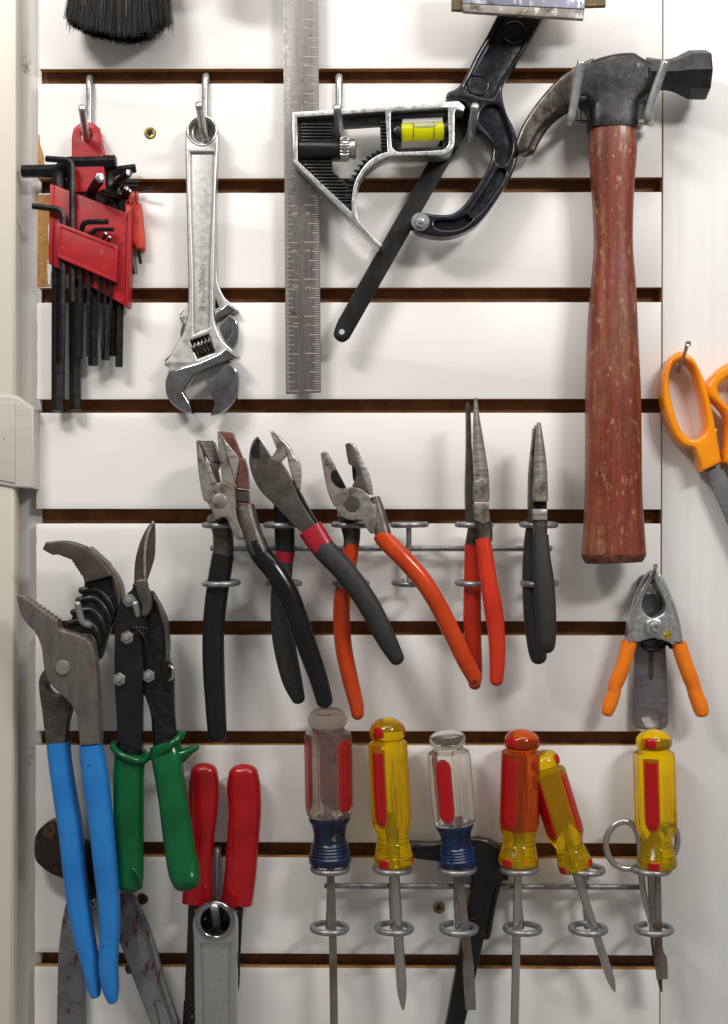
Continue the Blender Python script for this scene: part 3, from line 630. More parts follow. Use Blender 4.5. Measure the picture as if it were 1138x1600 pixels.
# ================================================================ hacksaw
zh = Zm(680, 0, 2.485)
sw = thing('mini_hacksaw', 660, 530, 40, 'black hacksaw with a curved plastic grip and long dark blade', 'hacksaw')
tilt = lambda x, y: (y - 250) * .085
dirx, diry = -157.5 / 321.3, 280 / 321.3
px_, py_ = diry, -dirx                              # across the blade
def along(s, w): return (688.5 + dirx * s + px_ * w, 250 + diry * s + py_ * w)
bl = [along(-120, -14.2) + (1,), along(-120, 14.2) + (1,), along(316, 14.2) + (1,), along(325, 9), along(327, 0), along(322, -10), along(306, -14.2) + (1,)]
cutting = [(p[0], p[1], 1) for p in teeth(along(300, -14.2), along(-100, -14.2), 100, 1.3)]
plate('blade', bl + cutting, 18, 21.5, M['blade'], sw, [circ(*along(312, -1), 4.3)], bev=.3, res=1, warp=tilt)
frame = [(800, -24, 1), (868, -18, 1), (846, 30), (826, 66), (806, 98), (791, 122), (786, 142), (792, 172), (804, 199), (810, 226), (808, 250), (799, 275), (776, 313), (752, 345), (733, 360), (712, 369), (690, 372), (668, 369), (648, 361), (642, 349), (647, 338), (657, 333), (676, 336), (700, 336.5), (714, 331), (730, 315), (756, 274), (766, 254), (770, 236), (768, 224), (757, 211), (744, 196), (738, 176), (730, 158), (712, 152), (699, 150), (701, 141), (716, 133), (730, 112), (744, 82), (762, 50), (780, 14)]
pocketA = [(802, -6, 1), (854, -2, 1), (832, 42), (820, 62), (800, 95), (786, 117), (776, 140), (768, 150), (740, 143), (728, 134), (736, 118), (752, 84), (768, 56), (786, 24)]
pocketB = [(772, 160), (783, 166), (794, 196), (801, 222), (797, 244), (786, 258), (776, 250), (777, 232), (770, 214), (757, 198), (750, 184), (758, 166)]
pocketC = [(785, 262), (790, 272), (768, 308), (748, 334), (736, 338), (740, 326), (764, 290), (775, 270)]
pocketD = [(684, 346), (712, 345), (728, 338), (738, 342), (724, 355), (706, 360), (686, 359), (679, 352)]
pk = [pocketA, pocketB, pocketC, pocketD]
plate('frame', frame, 24, 58, M['saw'], sw, pk, bev=4.0, res=4, warp=tilt)
plate('web', [(p[0], p[1]) for p in frame], 28, 47, M['saw'], sw, bev=3, warp=tilt)
for x, y, r in ((806, 44, 19), (748, 128, 18)):
    plate('boss', circ(x, y, r, 32), 44, 49.5, M['saw'], sw, [circ(x, y, r - 3, 30)], bev=1.5, warp=tilt)
bw = thing('clamp_bolt', 657, 347, 60, None, None); bw.parent = sw; bw.location = P(657, 347, 64) - wloc(sw)
stud('washer', 657, 347, 65, [(0, 14.5), (3, 14.5), (4.5, 13), (4.6, 9)], M['zinc'], bw)
stud('hex_head', 658, 347, 68, [(0, 10.5), (6, 10.5), (7, 9.5), (7.2, 5), (9.5, 4.6), (10, 3)], M['zinc'], bw, 6, rot=.3)

# ================================================================ claw hammer
hm = thing('claw_hammer', 958, 880, 55, 'claw hammer with worn red wooden handle and blackened steel head', 'hammer')
hd = plate('head', [(930, 89), (962, 80.5), (990, 78.5), (1002, 84), (1014, 91), (1026, 95, 1), (1027, 142, 1), (1018, 145), (1004, 155), (990, 172), (960, 180), (930, 172), (915, 157), (903, 150), (898, 120), (905, 99)], 28, 80, M['hammer'], hm, bev=13, res=3, ang=30)
grip('neck', [(958, 118, 52, 30, 18), (958, 150, 55, 41, 24.5), (957.5, 172, 56.5, 40, 27.5), (957, 190, 57, 39, 29.5), (957, 203, 57, 38.5, 29)], M['hammer'], hm, 5, 32, 3.2, r0=0, r1=0, ang=60)
claw = [(928, 89, 1), (905, 99), (886, 111), (868, 126), (841, 157), (818, 192), (806, 222, 1), (808, 232), (813, 237), (827, 233.5, 1), (841, 206), (861, 182), (893, 162), (919, 156, 1)]
wd = lambda x, y: -(920 - x) * .06
plate('claw', claw, 52, 78, M['claw'], hm, bev=5.5, res=3, warp=wd)
clawb = [(p[0] + 9, p[1] + 4) + tuple(p[2:]) for p in claw]
plate('claw', clawb, 28, 45, M['claw'], hm, bev=5, res=3, warp=wd)
lathe('poll', P(1010, 117, 55), P(1110, 117, 55), [(0, 27), (14, 25), (26, 23.5), (36, 24.5), (46, 27.5), (57, 33), (66, 37.5), (70, 37.5), (92, 38), (94.5, 36.5), (95.5, 33)], M['hammer'], hm, 8, ang=20, rot=math.radians(22.5 + 17))
hp = [(957, 196, 57, 35, 27), (957.5, 235, 57, 37, 28), (957.5, 278, 57, 34, 27), (958, 330, 57, 31, 25), (958.5, 385, 57, 29.8, 24.5), (958.5, 440, 57, 34, 27), (957.5, 500, 57, 38, 30), (957.5, 560, 57, 40.5, 32), (958, 620, 57, 42.5, 33.5), (958.5, 700, 57, 43, 34), (958.5, 770, 57, 44, 34.5), (959, 820, 57, 46.5, 36), (959, 866, 57, 49.6, 38)]
grip('handle', hp, M['wood'], hm, 6, 40, 2.7, r1=0, ang=60)
he = hermite([(959, 864, 57, 49.4, 37.8), (959, 870, 57, 48.6, 37), (959.3, 879, 57, 43.5, 33)], 3)
grip('butt', he, M['wood_end'], hm, 1, 40, 2.7, r1=0, ang=35)

# ================================================================ orange scissors
z6 = Zm(780, 480, 3.179)
so = thing('scissors', 1110, 760, 20, 'orange handled scissors with grey blades hanging on a nail at the right edge', 'scissors')
loopo = [(1062, 549), (1075, 553), (1086, 562), (1097, 583), (1107, 612), (1114, 640), (1118.5, 665), (1121, 685), (1128.5, 722, 1), (1098, 737, 1), (1091, 712), (1085, 701), (1070, 696), (1056, 681), (1045, 655), (1038, 628), (1037, 598), (1042, 574), (1050, 558)]
loopi = [(1069, 563), (1078, 568), (1087, 580), (1094, 603), (1101, 634), (1105, 660), (1103, 676), (1095, 684), (1082, 686), (1070, 677), (1060, 660), (1052, 634), (1047, 608), (1046.5, 588), (1051, 574), (1060, 565)]
plate('handle', loopo, 6, 46, M['scissor'], so, [loopi], bev=5.0, res=5, ang=60)
plate('bolster', [(1086, 697), (1108, 690), (1119, 668), (1122, 686), (1128.5, 722, 1), (1098, 737, 1), (1092, 714)], 9, 44.5, M['scissor'], so, bev=4, res=4, ang=60)
plate('handle', [(1104, 604, 1), (1118, 583), (1140, 566), (1165, 560), (1185, 580), (1190, 640), (1175, 690), (1160, 735, 1), (1133, 722, 1), (1136, 690), (1137, 655), (1124, 634), (1108, 618)], 12, 46, M['scissor'], so, [[(1124, 606), (1140, 590), (1160, 586), (1168, 610), (1166, 645), (1150, 640), (1132, 626)]], bev=8, res=5, ang=60)
plate('handle_bolster', [(1133, 700), (1160, 690), (1160, 745, 1), (1132, 722, 1)], 8, 36, M['scissor'], so, bev=5)
plate('blade', C((1103, 735), (1128, 724), (1142, 756), (1200, 900), (1215, 975), (1188, 925), (1138, 819)), 22, 29, M['scissor_blade'], so, bev=1.6)
plate('blade', C((1140, 722), (1166, 735), (1180, 790), (1230, 930), (1250, 990), (1210, 930), (1160, 800)), 13, 20, M['scissor_blade'], so, bev=1.6)
nl = wire('nail', [(1059, 583, -6), (1063, 572, 20), (1068, 558, 48), (1074, 539, 86)], 3.0, M['shaft'], None, 12, 3)
tag(nl, 'steel nail that the orange scissors hang on', 'nail')
n2 = stud('nail_head', 1075, 537.5, 84, [(0, 3), (1, 4.6), (3, 4.6), (3.6, 4), (3.2, 1.6), (2, 1.2)], M['shaft'], nl)
# ================================================================ pliers in the rack
PL = 'pliers hanging in the upper rack'
z8 = Zm(280, 640, 2.845); zp = Zm(300, 660, 6.322); z9 = Zm(640, 600, 3.2); zc = Zm(480, 680, 8.129)
# 1 lineman's pliers
t = thing('pliers', 420, 1165, 60, 'linesman pliers with square serrated jaws and long glossy black handles', 'pliers', PL)
plate('jaw', zp((40, 185, 1), (62, 172, 1), (110, 320), (145, 420), (225, 605, 1), (290, 590), (330, 592), (385, 620), (420, 660), (430, 740), (440, 900), (470, 1010), (520, 1140), (430, 1140), (350, 960), (300, 940), (230, 960), (200, 880), (145, 780, 1), (120, 775, 1), (85, 640), (60, 450)), 78, 104, M['jaw'], t, bev=2)
gf = plate('gripping_face', zp((60, 175, 1), (200, 182, 1), (275, 395, 1), (268, 405, 1), (175, 395, 1), (110, 310, 1)), 62, 96, M['jaw_dark'], t, bev=1, warp=lambda x, y: -(x - 310) * .5)
for k in range(17):
    f = k / 17; x0 = 311 + f * 17; x1 = 331.5 + f * 11; y0 = 688.5 + f * 33
    plate('tooth', C((x0, y0), (x1, y0 - .6), (x1 + .3, y0 + .5), (x0 + .3, y0 + 1.1)), 90, 98, M['jaw_bright'], t, bev=.3, res=1, warp=lambda x, y: -(x - 310) * .5)
plate('cutting_edge', zp((120, 385, 1), (160, 385, 1), (245, 600, 1), (200, 605, 1)), 92, 105.5, M['jaw_bright'], t, bev=1)
plate('inner_jaw', zp((175, 400, 1), (280, 410, 1), (250, 470, 1), (278, 600, 1), (235, 605, 1)), 66, 90, M['jaw_dark'], t, bev=1)
plate('jaw', zp((250, 90, 1), (280, 85, 1), (395, 430), (440, 640, 1), (425, 680, 1), (380, 615), (300, 590, 1), (290, 500), (275, 330, 1), (265, 325, 1)), 74, 98, M['jaw'], t, bev=1)
plate('upper_bevel', zp((280, 85, 1), (400, 98, 1), (500, 350, 1), (460, 355, 1), (345, 200, 1)), 70, 95, M['jaw_rust'], t, bev=1.5)
plate('front_bevel', zp((275, 88, 1), (345, 200, 1), (468, 350, 1), (430, 600, 1), (395, 470, 1), (330, 260, 1)), 74, 100.5, M['jaw_bright'], t, bev=1.5)
plate('side_bevel', zp((468, 352, 1), (515, 352, 1), (548, 480), (562, 660, 1), (430, 645, 1), (440, 480, 1)), 64, 96, M['jaw_rust'], t, bev=2)
plate('neck', zp((415, 655, 1), (555, 670, 1), (562, 790, 1), (430, 780, 1)), 62, 90, M['jaw_dark'], t, bev=2)
plate('shoulder', zp((430, 780, 1), (560, 790), (600, 830), (600, 960, 1), (560, 960, 1), (480, 900, 1)), 58, 88, M['jaw_rust'], t, bev=3)
stud('rivet', 343.5, 783, 103.4, [(0, 12), (.8, 12), (1.4, 11), (1.6, 4)], M['jaw'], t, 28)
grip('shank', [(384, 792, 88, 15, 14), (388, 812, 92, 15, 15), (398, 842, 98, 15, 15), (407, 865, 102, 15, 14)], M['jaw_dark'], t, 5, r1=0, e=2.6)
grip('grip', [(399, 846, 99, 16, 15), (409, 868, 102, 16.5, 15), (428, 890, 106, 17, 15), (449, 925, 109, 17, 15), (465, 965, 110, 16.5, 15), (482, 1015, 110, 16, 14), (498, 1060, 109, 14.5, 14), (507, 1094, 108, 13.5, 13)], M['grip_black'], t, 6, 22)
grip('shank', [(338, 806, 74, 16, 13), (348, 830, 62, 16, 13), (349, 870, 60, 16, 13), (346, 890, 60, 15, 13)], M['jaw_dark'], t, 5, r1=0, e=2.6)
grip('grip', [(349, 866, 60, 17, 14), (345, 890, 60, 17.5, 14), (339, 930, 60, 17.5, 14), (334, 980, 60, 17, 14), (334, 1040, 60, 17, 14), (337, 1100, 60, 16, 13), (340, 1148, 60, 15, 12)], M['grip_dull'], t, 6, 22, 2.8)
# 2 diagonal cutters
t = thing('pliers', 500, 1100, 60, 'diagonal cutting pliers with matt charcoal grips and cherry red bands', 'pliers', PL)
plate('body', zp((640, 140, 1), (600, 190), (572, 280), (565, 380), (585, 490), (630, 600), (690, 690), (790, 790), (900, 905), (1020, 1030), (1140, 1130), (1215, 1180, 1), (1290, 1100, 1), (1140, 880), (1050, 720), (985, 560), (930, 460), (880, 385, 1), (790, 345, 1)), 82, 104, M['jaw_dark'], t, bev=2)
plate('cutting_face', zp((650, 140, 1), (785, 340, 1), (740, 380, 1), (600, 345, 1), (585, 280)), 92, 106, M['oxide'], t, bev=1.5, warp=lambda x, y: -(x - 392) * .15)
plate('jaw', zp((770, 82, 1), (800, 84), (880, 150), (960, 230), (1010, 320), (1060, 380), (1080, 480), (1070, 680, 1), (1010, 600), (960, 440), (930, 300), (870, 190, 1)), 66, 92, M['jaw_bright'], t, bev=3)
plate('cutting_face', zp((768, 84, 1), (870, 190, 1), (930, 310), (880, 385, 1), (790, 340, 1), (838, 265, 1)), 76, 99, M['jaw'], t, bev=1.2)
stud('rivet', 427, 743, 103.5, [(0, 11), (.7, 11), (.8, 5)], M['jaw_dark'], t, 30)
plate('arm_edge', zp((985, 560, 1), (1010, 580), (1090, 720), (1160, 850), (1310, 1085, 1), (1290, 1105, 1), (1140, 880), (1050, 720)), 76, 100, M['oxide'], t, bev=2)
grip('collar', [(485, 826, 98, 20, 12), (500, 849, 102, 19, 13), (505, 856, 103, 18.5, 13)], M['grip_cherry'], t, 4, r1=0, e=2.6)
grip('grip', [(500, 850, 102, 17.5, 13), (512, 864, 104, 18.5, 14), (535, 888, 107, 18, 15), (560, 920, 109, 17.5, 15), (582, 955, 110, 17, 15), (602, 995, 110, 16, 14), (620, 1028, 109, 12, 11)], M['grip_grey'], t, 6, 22, 2.3)
grip('shank', [(452, 752, 74, 15, 10), (444, 790, 64, 16, 10), (445, 830, 60, 16, 11), (446, 866, 60, 15, 11)], M['grip_dull'], t, 5, r1=0, e=3)
grip('collar', [(446, 862, 60, 15.5, 12), (443.5, 880, 60, 14.5, 12)], M['grip_cherry'], t, 3, r1=0, e=2.6)
grip('grip', [(443.5, 878, 60, 14.5, 13), (440, 920, 60, 16, 14), (440, 965, 60, 17, 14), (445, 1010, 60, 17.5, 14), (456, 1060, 60, 16, 14), (466, 1090, 60, 11, 10)], M['grip_grey'], t, 6, 22, 2.3)
# 3 combination pliers
t = thing('pliers', 600, 1120, 60, 'combination pliers with open spotted jaws and glossy orange handles', 'pliers', PL)
plate('jaw', zc((172, 235, 1), (210, 205), (250, 215, 1)) + [(p[0], p[1], 1) for p in teeth((511, 707), (525, 731.5), 7, 1.6)] + zc((380, 440, 1), (500, 665, 1), (560, 660), (620, 665), (720, 710), (790, 780), (830, 860), (880, 900), (890, 1050), (885, 1180), (850, 1245), (800, 1240), (730, 1140), (690, 1075, 1), (620, 1085), (530, 1075), (440, 1040), (390, 980), (365, 910, 1), (345, 900, 1), (290, 790), (245, 650), (205, 430)), 82, 104, M['jaw'], t, [], bev=2.2)
plate('pipe_recess', zc((310, 470), (350, 435), (380, 440, 1), (498, 665, 1), (420, 672), (350, 625), (305, 550)), 92, 105, M['oxide'], t, bev=1.2)
plate('jaw', [(p[0], p[1], 1) for p in teeth((543.5, 716), (540.2, 693), 7, 1.2)] + zc((545, 97, 1), (620, 270), (700, 470), (760, 640), (800, 760, 1), (760, 735), (680, 680), (570, 650, 1), (595, 600), (625, 520), (615, 440), (570, 385), (525, 355)), 76, 99, M['jaw_dark'], t, bev=1)
plate('pipe_recess', zc((568, 390, 1), (610, 430), (628, 510), (600, 600, 1), (580, 540)), 70, 90, M['black_void'], t, bev=1)
plate('bevel', zc((545, 97, 1), (610, 120), (700, 300), (790, 490), (825, 620), (842, 760, 1), (780, 745, 1), (700, 500), (620, 290)), 68, 100, M['jaw_bright'], t, bev=3)
stud('rivet', 550.5, 788, 103.5, [(0, 12.6), (.7, 12.6), (.8, 5)], M['jaw_dark'], t, 32)
grip('shank', [(586, 778, 84, 8, 10), (592, 806, 90, 12, 12), (598, 832, 98, 13, 12), (604, 850, 100, 12, 12)], M['jaw_dark'], t, 4, r1=0, e=2.5)
grip('grip', [(595, 834, 98, 13.5, 12), (604, 846, 101, 14.5, 13), (632, 874, 106, 14.5, 14), (660, 906, 109, 14.5, 14), (684, 944, 110, 14, 14), (706, 988, 110, 14, 14), (726, 1030, 109, 13.5, 13), (742, 1060, 108, 12, 11)], M['grip_orange'], t, 6, 22, 2.2)
grip('shank', [(540, 800, 74, 14, 11), (548, 824, 62, 15, 11), (550, 842, 60, 13, 11), (548, 856, 60, 12, 11)], M['jaw_dark'], t, 4, r1=0, e=2.6)
for k in range(9): box('knurl', 554, 824 + 2.6 * k, 561.5, 825.2 + 2.6 * k, 66, 73.5, M['jaw_dark'], t, bev=.4)
grip('grip', [(550, 850, 60, 12.5, 12), (545, 880, 60, 13, 13), (537, 920, 60, 13.5, 14), (534, 960, 60, 13.5, 14), (537, 1010, 60, 13.5, 14), (547, 1060, 60, 13, 13), (557, 1100, 60, 11.5, 11), (559, 1115, 60, 10, 10)], M['grip_orange'], t, 6, 22, 2.2)
# 4 long nose pliers
t = thing('pliers', 757, 1075, 60, 'long needle nose pliers with bright red orange handles', 'pliers', PL)
plate('jaw', [(729, 634, 1), (731.5, 628), (734, 632, 1)] + teeth((735, 636), (737, 686), 20, 1.0) + [(739, 720, 1), (742, 800, 1), (748, 842, 1), (736, 842, 1), (730, 815), (727.5, 772), (729, 700)], 58, 80, M['jaw_dark'], t, bev=1.2)
grip('jaw', [(743.5, 622, 92, 2.2, 3), (744.5, 650, 92, 5, 6), (748, 700, 92, 10, 10), (752, 745, 92, 12.5, 13), (753.5, 783, 92, 12, 14)], M['jaw_bright'], t, 6, 12, 1.7, r0=.6, r1=0, ang=25)
plate('joint', C((741, 752), (753, 747), (764, 757), (764, 784), (740, 784)), 80, 107, M['jaw'], t, bev=2)
plate('joint', C((741, 786), (764, 786), (766, 815), (754, 819), (742, 812)), 78, 105, M['jaw'], t, bev=2)
grip('shank', [(752, 808, 92, 14, 13), (757, 826, 92, 13, 12), (759, 846, 94, 11, 11)], M['jaw_dark'], t, 4, 10, 2, r1=0, ang=25)
grip('grip', [(755, 842, 94, 12, 12), (759, 870, 98, 12.5, 13), (764, 910, 102, 13.5, 14), (771, 950, 104, 14.5, 14), (776, 990, 104, 13.5, 13), (777.5, 1030, 104, 12.5, 12), (776, 1062, 104, 11, 10)], M['grip_redorange'], t, 6, 22, 2.4)
grip('shank', [(741, 826, 68, 10, 10), (738, 856, 60, 12, 11)], M['jaw_dark'], t, 3, r1=0)
grip('grip', [(739, 850, 60, 13, 12), (738.5, 900, 60, 13.5, 13), (738, 950, 60, 14, 13), (738.5, 1000, 60, 14, 13), (741, 1050, 60, 13, 12), (742, 1068, 60, 10, 10)], M['grip_redorange'], t, 6, 22, 2.6)
# 5 small needle nose
t = thing('pliers', 847, 1035, 60, 'small needle nose pliers with dull black handles nearest the hammer', 'pliers', PL)
plate('jaw', [(838, 664, 1)] + teeth((833, 700), (831, 706), 2, .5) + [(828, 740, 1), (827, 790, 1), (830, 815, 1), (846, 815, 1), (846, 664, 1)], 60, 84, M['jaw_dark'], t, bev=1)
for k in range(16): box('tooth', 832.6 - k * .22, 669.5 + k * 2.5, 836.5 - k * .2, 670.8 + k * 2.5, 78, 88, M['jaw_dark'], t, bev=.4)
grip('jaw', [(842, 661, 92, 3.2, 4), (843, 690, 92, 7, 8), (844.5, 730, 92, 10.5, 11), (845, 783, 92, 12, 13)], M['jaw_bright'], t, 6, 12, 1.7, r0=.5, r1=0, ang=25)
plate('joint', [(835, 760), (843, 744), (852, 758), (855, 784, 1), (834, 784, 1)], 84, 107, M['jaw'], t, bev=2)
box('gap', 835, 783, 855, 797, 70, 92, M['black_void'], t, bev=1)
box('collar', 833, 795, 856, 813, 76, 106, M['jaw_bright'], t, bev=3)
grip('shank', [(844, 810, 90, 11.5, 13), (844, 838, 92, 11, 12), (845, 850, 92, 11, 12)], M['jaw_dark'], t, 4, r1=0, e=2.6)
grip('grip', [(844.5, 836, 94, 12.5, 12), (846, 870, 98, 14, 14), (850, 910, 102, 16, 15), (853, 960, 104, 16, 15), (854, 1000, 104, 14.5, 14), (854, 1009, 104, 13, 12)], M['grip_grey'], t, 6, 22, 2.8)
grip('grip', [(832, 812, 68, 8, 11), (829, 850, 60, 10, 13), (829.5, 900, 60, 13, 14), (832, 960, 60, 13.5, 14), (839, 1010, 60, 14.5, 13), (841.5, 1026, 60, 13, 12)], M['grip_grey'], t, 6, 22, 2.8)

# ================================================================ tongue pliers (blue)
z7 = Zm(0, 780, 3.347); z10 = Zm(0, 1140, 2.586)
t = thing('tongue_pliers', 120, 1575, 60, 'big slip joint pliers with curved toothed jaws and sky blue handles', 'pliers')
up = z7((222, 262, 1), (238, 225, 1), (330, 218), (430, 246), (520, 312), (590, 400, 1), (545, 412, 1), (442, 440, 1), (432, 405)) + [(p[0], p[1], 1) for p in teeth((125, 897), (110, 874), 5, -1.6)] + z7((330, 300), (300, 290), (272, 290))
plate('jaw', up, 64, 96, M['rust_jaw'], t, bev=2.5)
plate('jaw_edge', z7((430, 246, 1), (520, 305), (590, 385), (625, 450), (635, 520), (620, 560), (596, 470), (575, 400), (510, 318)), 52, 92, M['rust_jaw'], t, bev=4)
plate('channel_arm', z7((440, 440, 1), (590, 400, 1), (628, 480), (610, 600), (560, 720), (520, 840), (470, 830, 1), (345, 670, 1), (375, 620), (410, 540), (442, 470, 1)), 58, 82, M['oxide'], t, bev=2)
for k, (a, b, c, e) in enumerate((((428, 478), (500, 474), (560, 520), (596, 590)), ((412, 530), (490, 520), (548, 570), (578, 640)), ((385, 592), (470, 580), (525, 625), (552, 700)), ((362, 650), (440, 636), (500, 680), (524, 760)), ((420, 720), (460, 716), (490, 740), (508, 800)))):
    pts = [(p[0], p[1], 81, 5.6, 5) for p in z7(a, b, c, e)]
    grip('channel_ridge', pts, M['oxide'], t, 6, 12, 2, r0=1)
low = z7((85, 505, 1), (105, 500)) + [(p[0], p[1], 1) for p in teeth((40, 933), (90, 968), 8, -2.2)] + z7((300, 650, 1), (310, 680), (345, 692), (410, 712), (465, 745), (492, 800), (505, 900), (515, 1050), (525, 1282, 1), (418, 1290, 1), (405, 1150), (380, 1090), (340, 1040), (270, 975), (238, 920), (226, 850), (215, 770), (185, 700), (140, 650), (105, 590))
plate('body', low, 84, 112, M['tongue_steel'], t, bev=2)
stud('bolt', 98.6, 1043, 111, [(0, 12), (3, 12), (5, 10.5), (6, 7), (6.2, 2)], M['shaft'], t, 28)
plate('rear_arm', z7((238, 880, 1), (205, 940), (205, 1010), (218, 1100), (240, 1284, 1), (340, 1284, 1), (352, 1180), (372, 1090), (360, 1020), (300, 950)), 52, 78, M['jaw_dark'], t, [[(72, 1072), (76, 1069), (84, 1072), (93, 1080), (96, 1085), (90, 1087), (80, 1084)]], bev=2)
gl = z10
def gp(pts, d, dd, k=2.586, oy=1140):
    out = []
    n = len(pts)
    for i, (x, y, w) in enumerate(pts):
        out.append((x / k, oy + y / k, d if not isinstance(d, tuple) else d[0] + (d[1] - d[0]) * i / (n - 1), w / k / 2, dd * (.6 + .4 * w / max(p[2] for p in pts))))
    return out
grip('grip', gp([(238, 52, 94), (243, 120, 92), (262, 250, 94), (286, 400, 98), (302, 560, 94), (318, 700, 90), (340, 830, 86), (366, 940, 72), (380, 1030, 58), (388, 1072, 38)], (66, 78), 17), M['grip_blue'], t, 6, 24, 2.8, r1=.6)
grip('grip', gp([(368, 58, 90), (376, 120, 100), (394, 250, 104), (412, 400, 98), (428, 560, 94), (440, 690, 88), (445, 800, 82), (440, 900, 78), (440, 980, 76), (450, 1050, 64), (458, 1090, 40)], (98, 88), 18), M['grip_blue'], t, 6, 24, 2.8, r1=.6)

# ================================================================ aviation snips (green)
t = thing('aviation_snips', 240, 1400, 60, 'aviation snips with short black blades and green flanged handles', 'snips')
plate('blade', z7((795, 116, 1), (806, 122, 1), (808, 210), (804, 300), (788, 360), (772, 408), (755, 440), (700, 450, 1), (702, 370), (710, 300), (735, 215), (768, 150)), 70, 86, M['rust_jaw'], t, bev=3)
plate('blade_edge', z7((798, 114, 1), (806, 120, 1), (780, 190), (765, 290), (764, 420), (752, 430, 1), (750, 300), (762, 190)), 80, 90, M['jaw_bright'], t, bev=1)
plate('body', z7((700, 440), (690, 470), (660, 500), (630, 545), (608, 600), (600, 660), (597, 800), (598, 950), (606, 1100), (615, 1275, 1), (742, 1325, 1), (744, 1150), (745, 1000), (750, 850), (742, 720), (770, 620), (790, 560), (775, 470)), 72, 92, M['black_enamel'], t, bev=3.5)
plate('blade_root', z7((705, 430), (760, 420), (775, 470), (795, 540), (780, 600), (740, 612), (742, 560), (720, 500)), 84, 98, M['jaw_dark'], t, bev=3)
plate('body', z7((790, 480), (825, 530), (855, 590), (878, 660), (886, 760), (884, 840), (905, 900), (908, 1050), (915, 1225, 1), (800, 1225, 1), (785, 1120), (765, 1050), (745, 1000), (728, 900), (712, 760), (720, 690), (760, 640), (785, 560)), 60, 80, M['oxide'], t, bev=3.5)
plate('spine', z7((800, 500, 1), (850, 570), (880, 660), (884, 850, 1), (866, 850), (860, 700), (835, 600)), 76, 88, M['jaw_dark'], t, bev=2)
for x, y, d in ((203, 938, 92), (199.6, 996, 92), (187, 1061, 92), (233, 1056, 82)):
    b = thing('pivot_bolt', x, y, d, None, None); b.parent = t; b.location = P(x, y, d) - wloc(t)
    stud('nut', x, y, d - 2, [(0, 11), (6, 11), (7.5, 9.5)], M['shaft'], b, 6, rot=x)
    stud('thread', x - 1, y, d + 4, [(0, 5.5), (6, 5.5), (8, 4), (8.4, 1)], M['zinc'], b, 16)
wire('spring', [(214, 985, 96), (222, 990, 98), (232, 1010, 96), (250, 1046, 90), (266, 1080, 84)], 1.8, M['oxide'], t, 8)
for k in range(4): wire('spring_coil', [(210 + 5 * k + 5 * math.cos(a), 986 + 6 * math.sin(a), 92) for a in [i * .7 for i in range(9)]], 2.0, M['oxide'], t, 8, 1, True)
wire('spring_hook', [(264, 1040, 82), (270, 1044, 86), (270, 1058, 86), (264, 1064, 82)], 2.2, M['shaft'], t, 8)
grip('shank', gp([(520, 20, 96), (524, 90, 98), (524, 150, 90)], 78, 12), M['oxide'], t, 4, 16, 3, r1=0)
grip('grip', gp([(530, 92, 134), (525, 128, 126), (520, 200, 124), (520, 300, 124), (523, 400, 118), (528, 500, 108), (530, 580, 104), (526, 626, 104)], 76, 17), M['grip_green'], t, 6, 24, 2.6, r1=.7)
wire('flange', [(203 + 26 * math.cos(a), 1175 + 9 * math.cos(a) + 11 * math.sin(a), 76 + 19 * math.sin(a)) for a in [i * math.pi / 12 for i in range(24)]], 5.4, M['grip_green'], t, 12, 1, True)
grip('hang_eye', gp([(538, 560, 14), (560, 590, 18), (568, 620, 14)], 94, 5), M['grip_green'], t, 4, 12, r0=1)
grip('shank', gp([(660, -60, 96), (668, 40, 100), (672, 90, 96)], 72, 12), M['oxide'], t, 4, 16, 3, r1=0)
grip('grip', gp([(668, 66, 122), (676, 112, 128), (684, 180, 118), (700, 280, 118), (714, 380, 122), (728, 480, 124), (744, 570, 126), (756, 615, 112)], (78, 122), 19), M['grip_green'], t, 6, 26, 2.5, r1=.75)
wire('flange', [(260 + 24 * math.cos(a) + 2 * math.sin(a), 1164 - 18 * math.cos(a) + 4 * math.sin(a), 80 + 20 * math.sin(a)) for a in [i * math.pi / 12 for i in range(24)]], 5.6, M['grip_green'], t, 12, 1, True)
grip('spur', gp([(680, 112, 120), (712, 112, 86), (742, 100, 52), (770, 84, 32), (794, 72, 24)], 86, 13), M['grip_green'], t, 6, 18, 2, r1=1)

# ================================================================ rusty tin snips behind
t = thing('tin_snips', 150, 1650, 20, 'large rusty grey snips hanging behind the blue handled pliers', 'snips')
zr = Zm(30, 1260, 4.215)
plate('jaw', zr((98, 260), (110, 190), (150, 135), (235, 90), (330, 130), (400, 220), (470, 250), (520, 330), (540, 460), (520, 560), (470, 620), (400, 560), (300, 486), (200, 440), (120, 375), (100, 320)), 14, 34, M['rusty_dark'], t, bev=3)
plate('arm', zr((330, 540, 1), (480, 640, 1), (440, 800), (420, 1000), (428, 1200), (432, 1500, 1), (246, 1500, 1), (250, 1200), (258, 950), (285, 740)), 4, 22, M['rusty'], t, bev=4, res=3)
plate('arm', zr((560, 560, 1), (745, 580, 1), (800, 680), (880, 880), (960, 1160), (1050, 1433), (1100, 1600, 1), (920, 1600, 1), (850, 1400), (720, 1060), (660, 900), (600, 740)), 22, 38, M['rusty'], t, [zr((892, 1300), (920, 1290), (965, 1340), (1010, 1480), (1010, 1560), (960, 1560), (920, 1420))], bev=4, res=3)
plate('arm_lip', zr((745, 582, 1), (800, 680), (880, 880), (960, 1160), (1050, 1433), (1100, 1600, 1), (1075, 1600, 1), (1020, 1433), (930, 1160), (852, 880), (780, 690)), 36, 46, M['rusty'], t, bev=2)
plate('stop_tab', zr((695, 1068, 1), (720, 1060, 1), (745, 1105, 1), (710, 1105, 1)), 20, 34, M['rusty_dark'], t, bev=1)
stud('rivet', 146, 1411, 40, [(0, 6), (2, 6), (3.5, 4.5), (4, 2)], M['shaft'], t, 20)
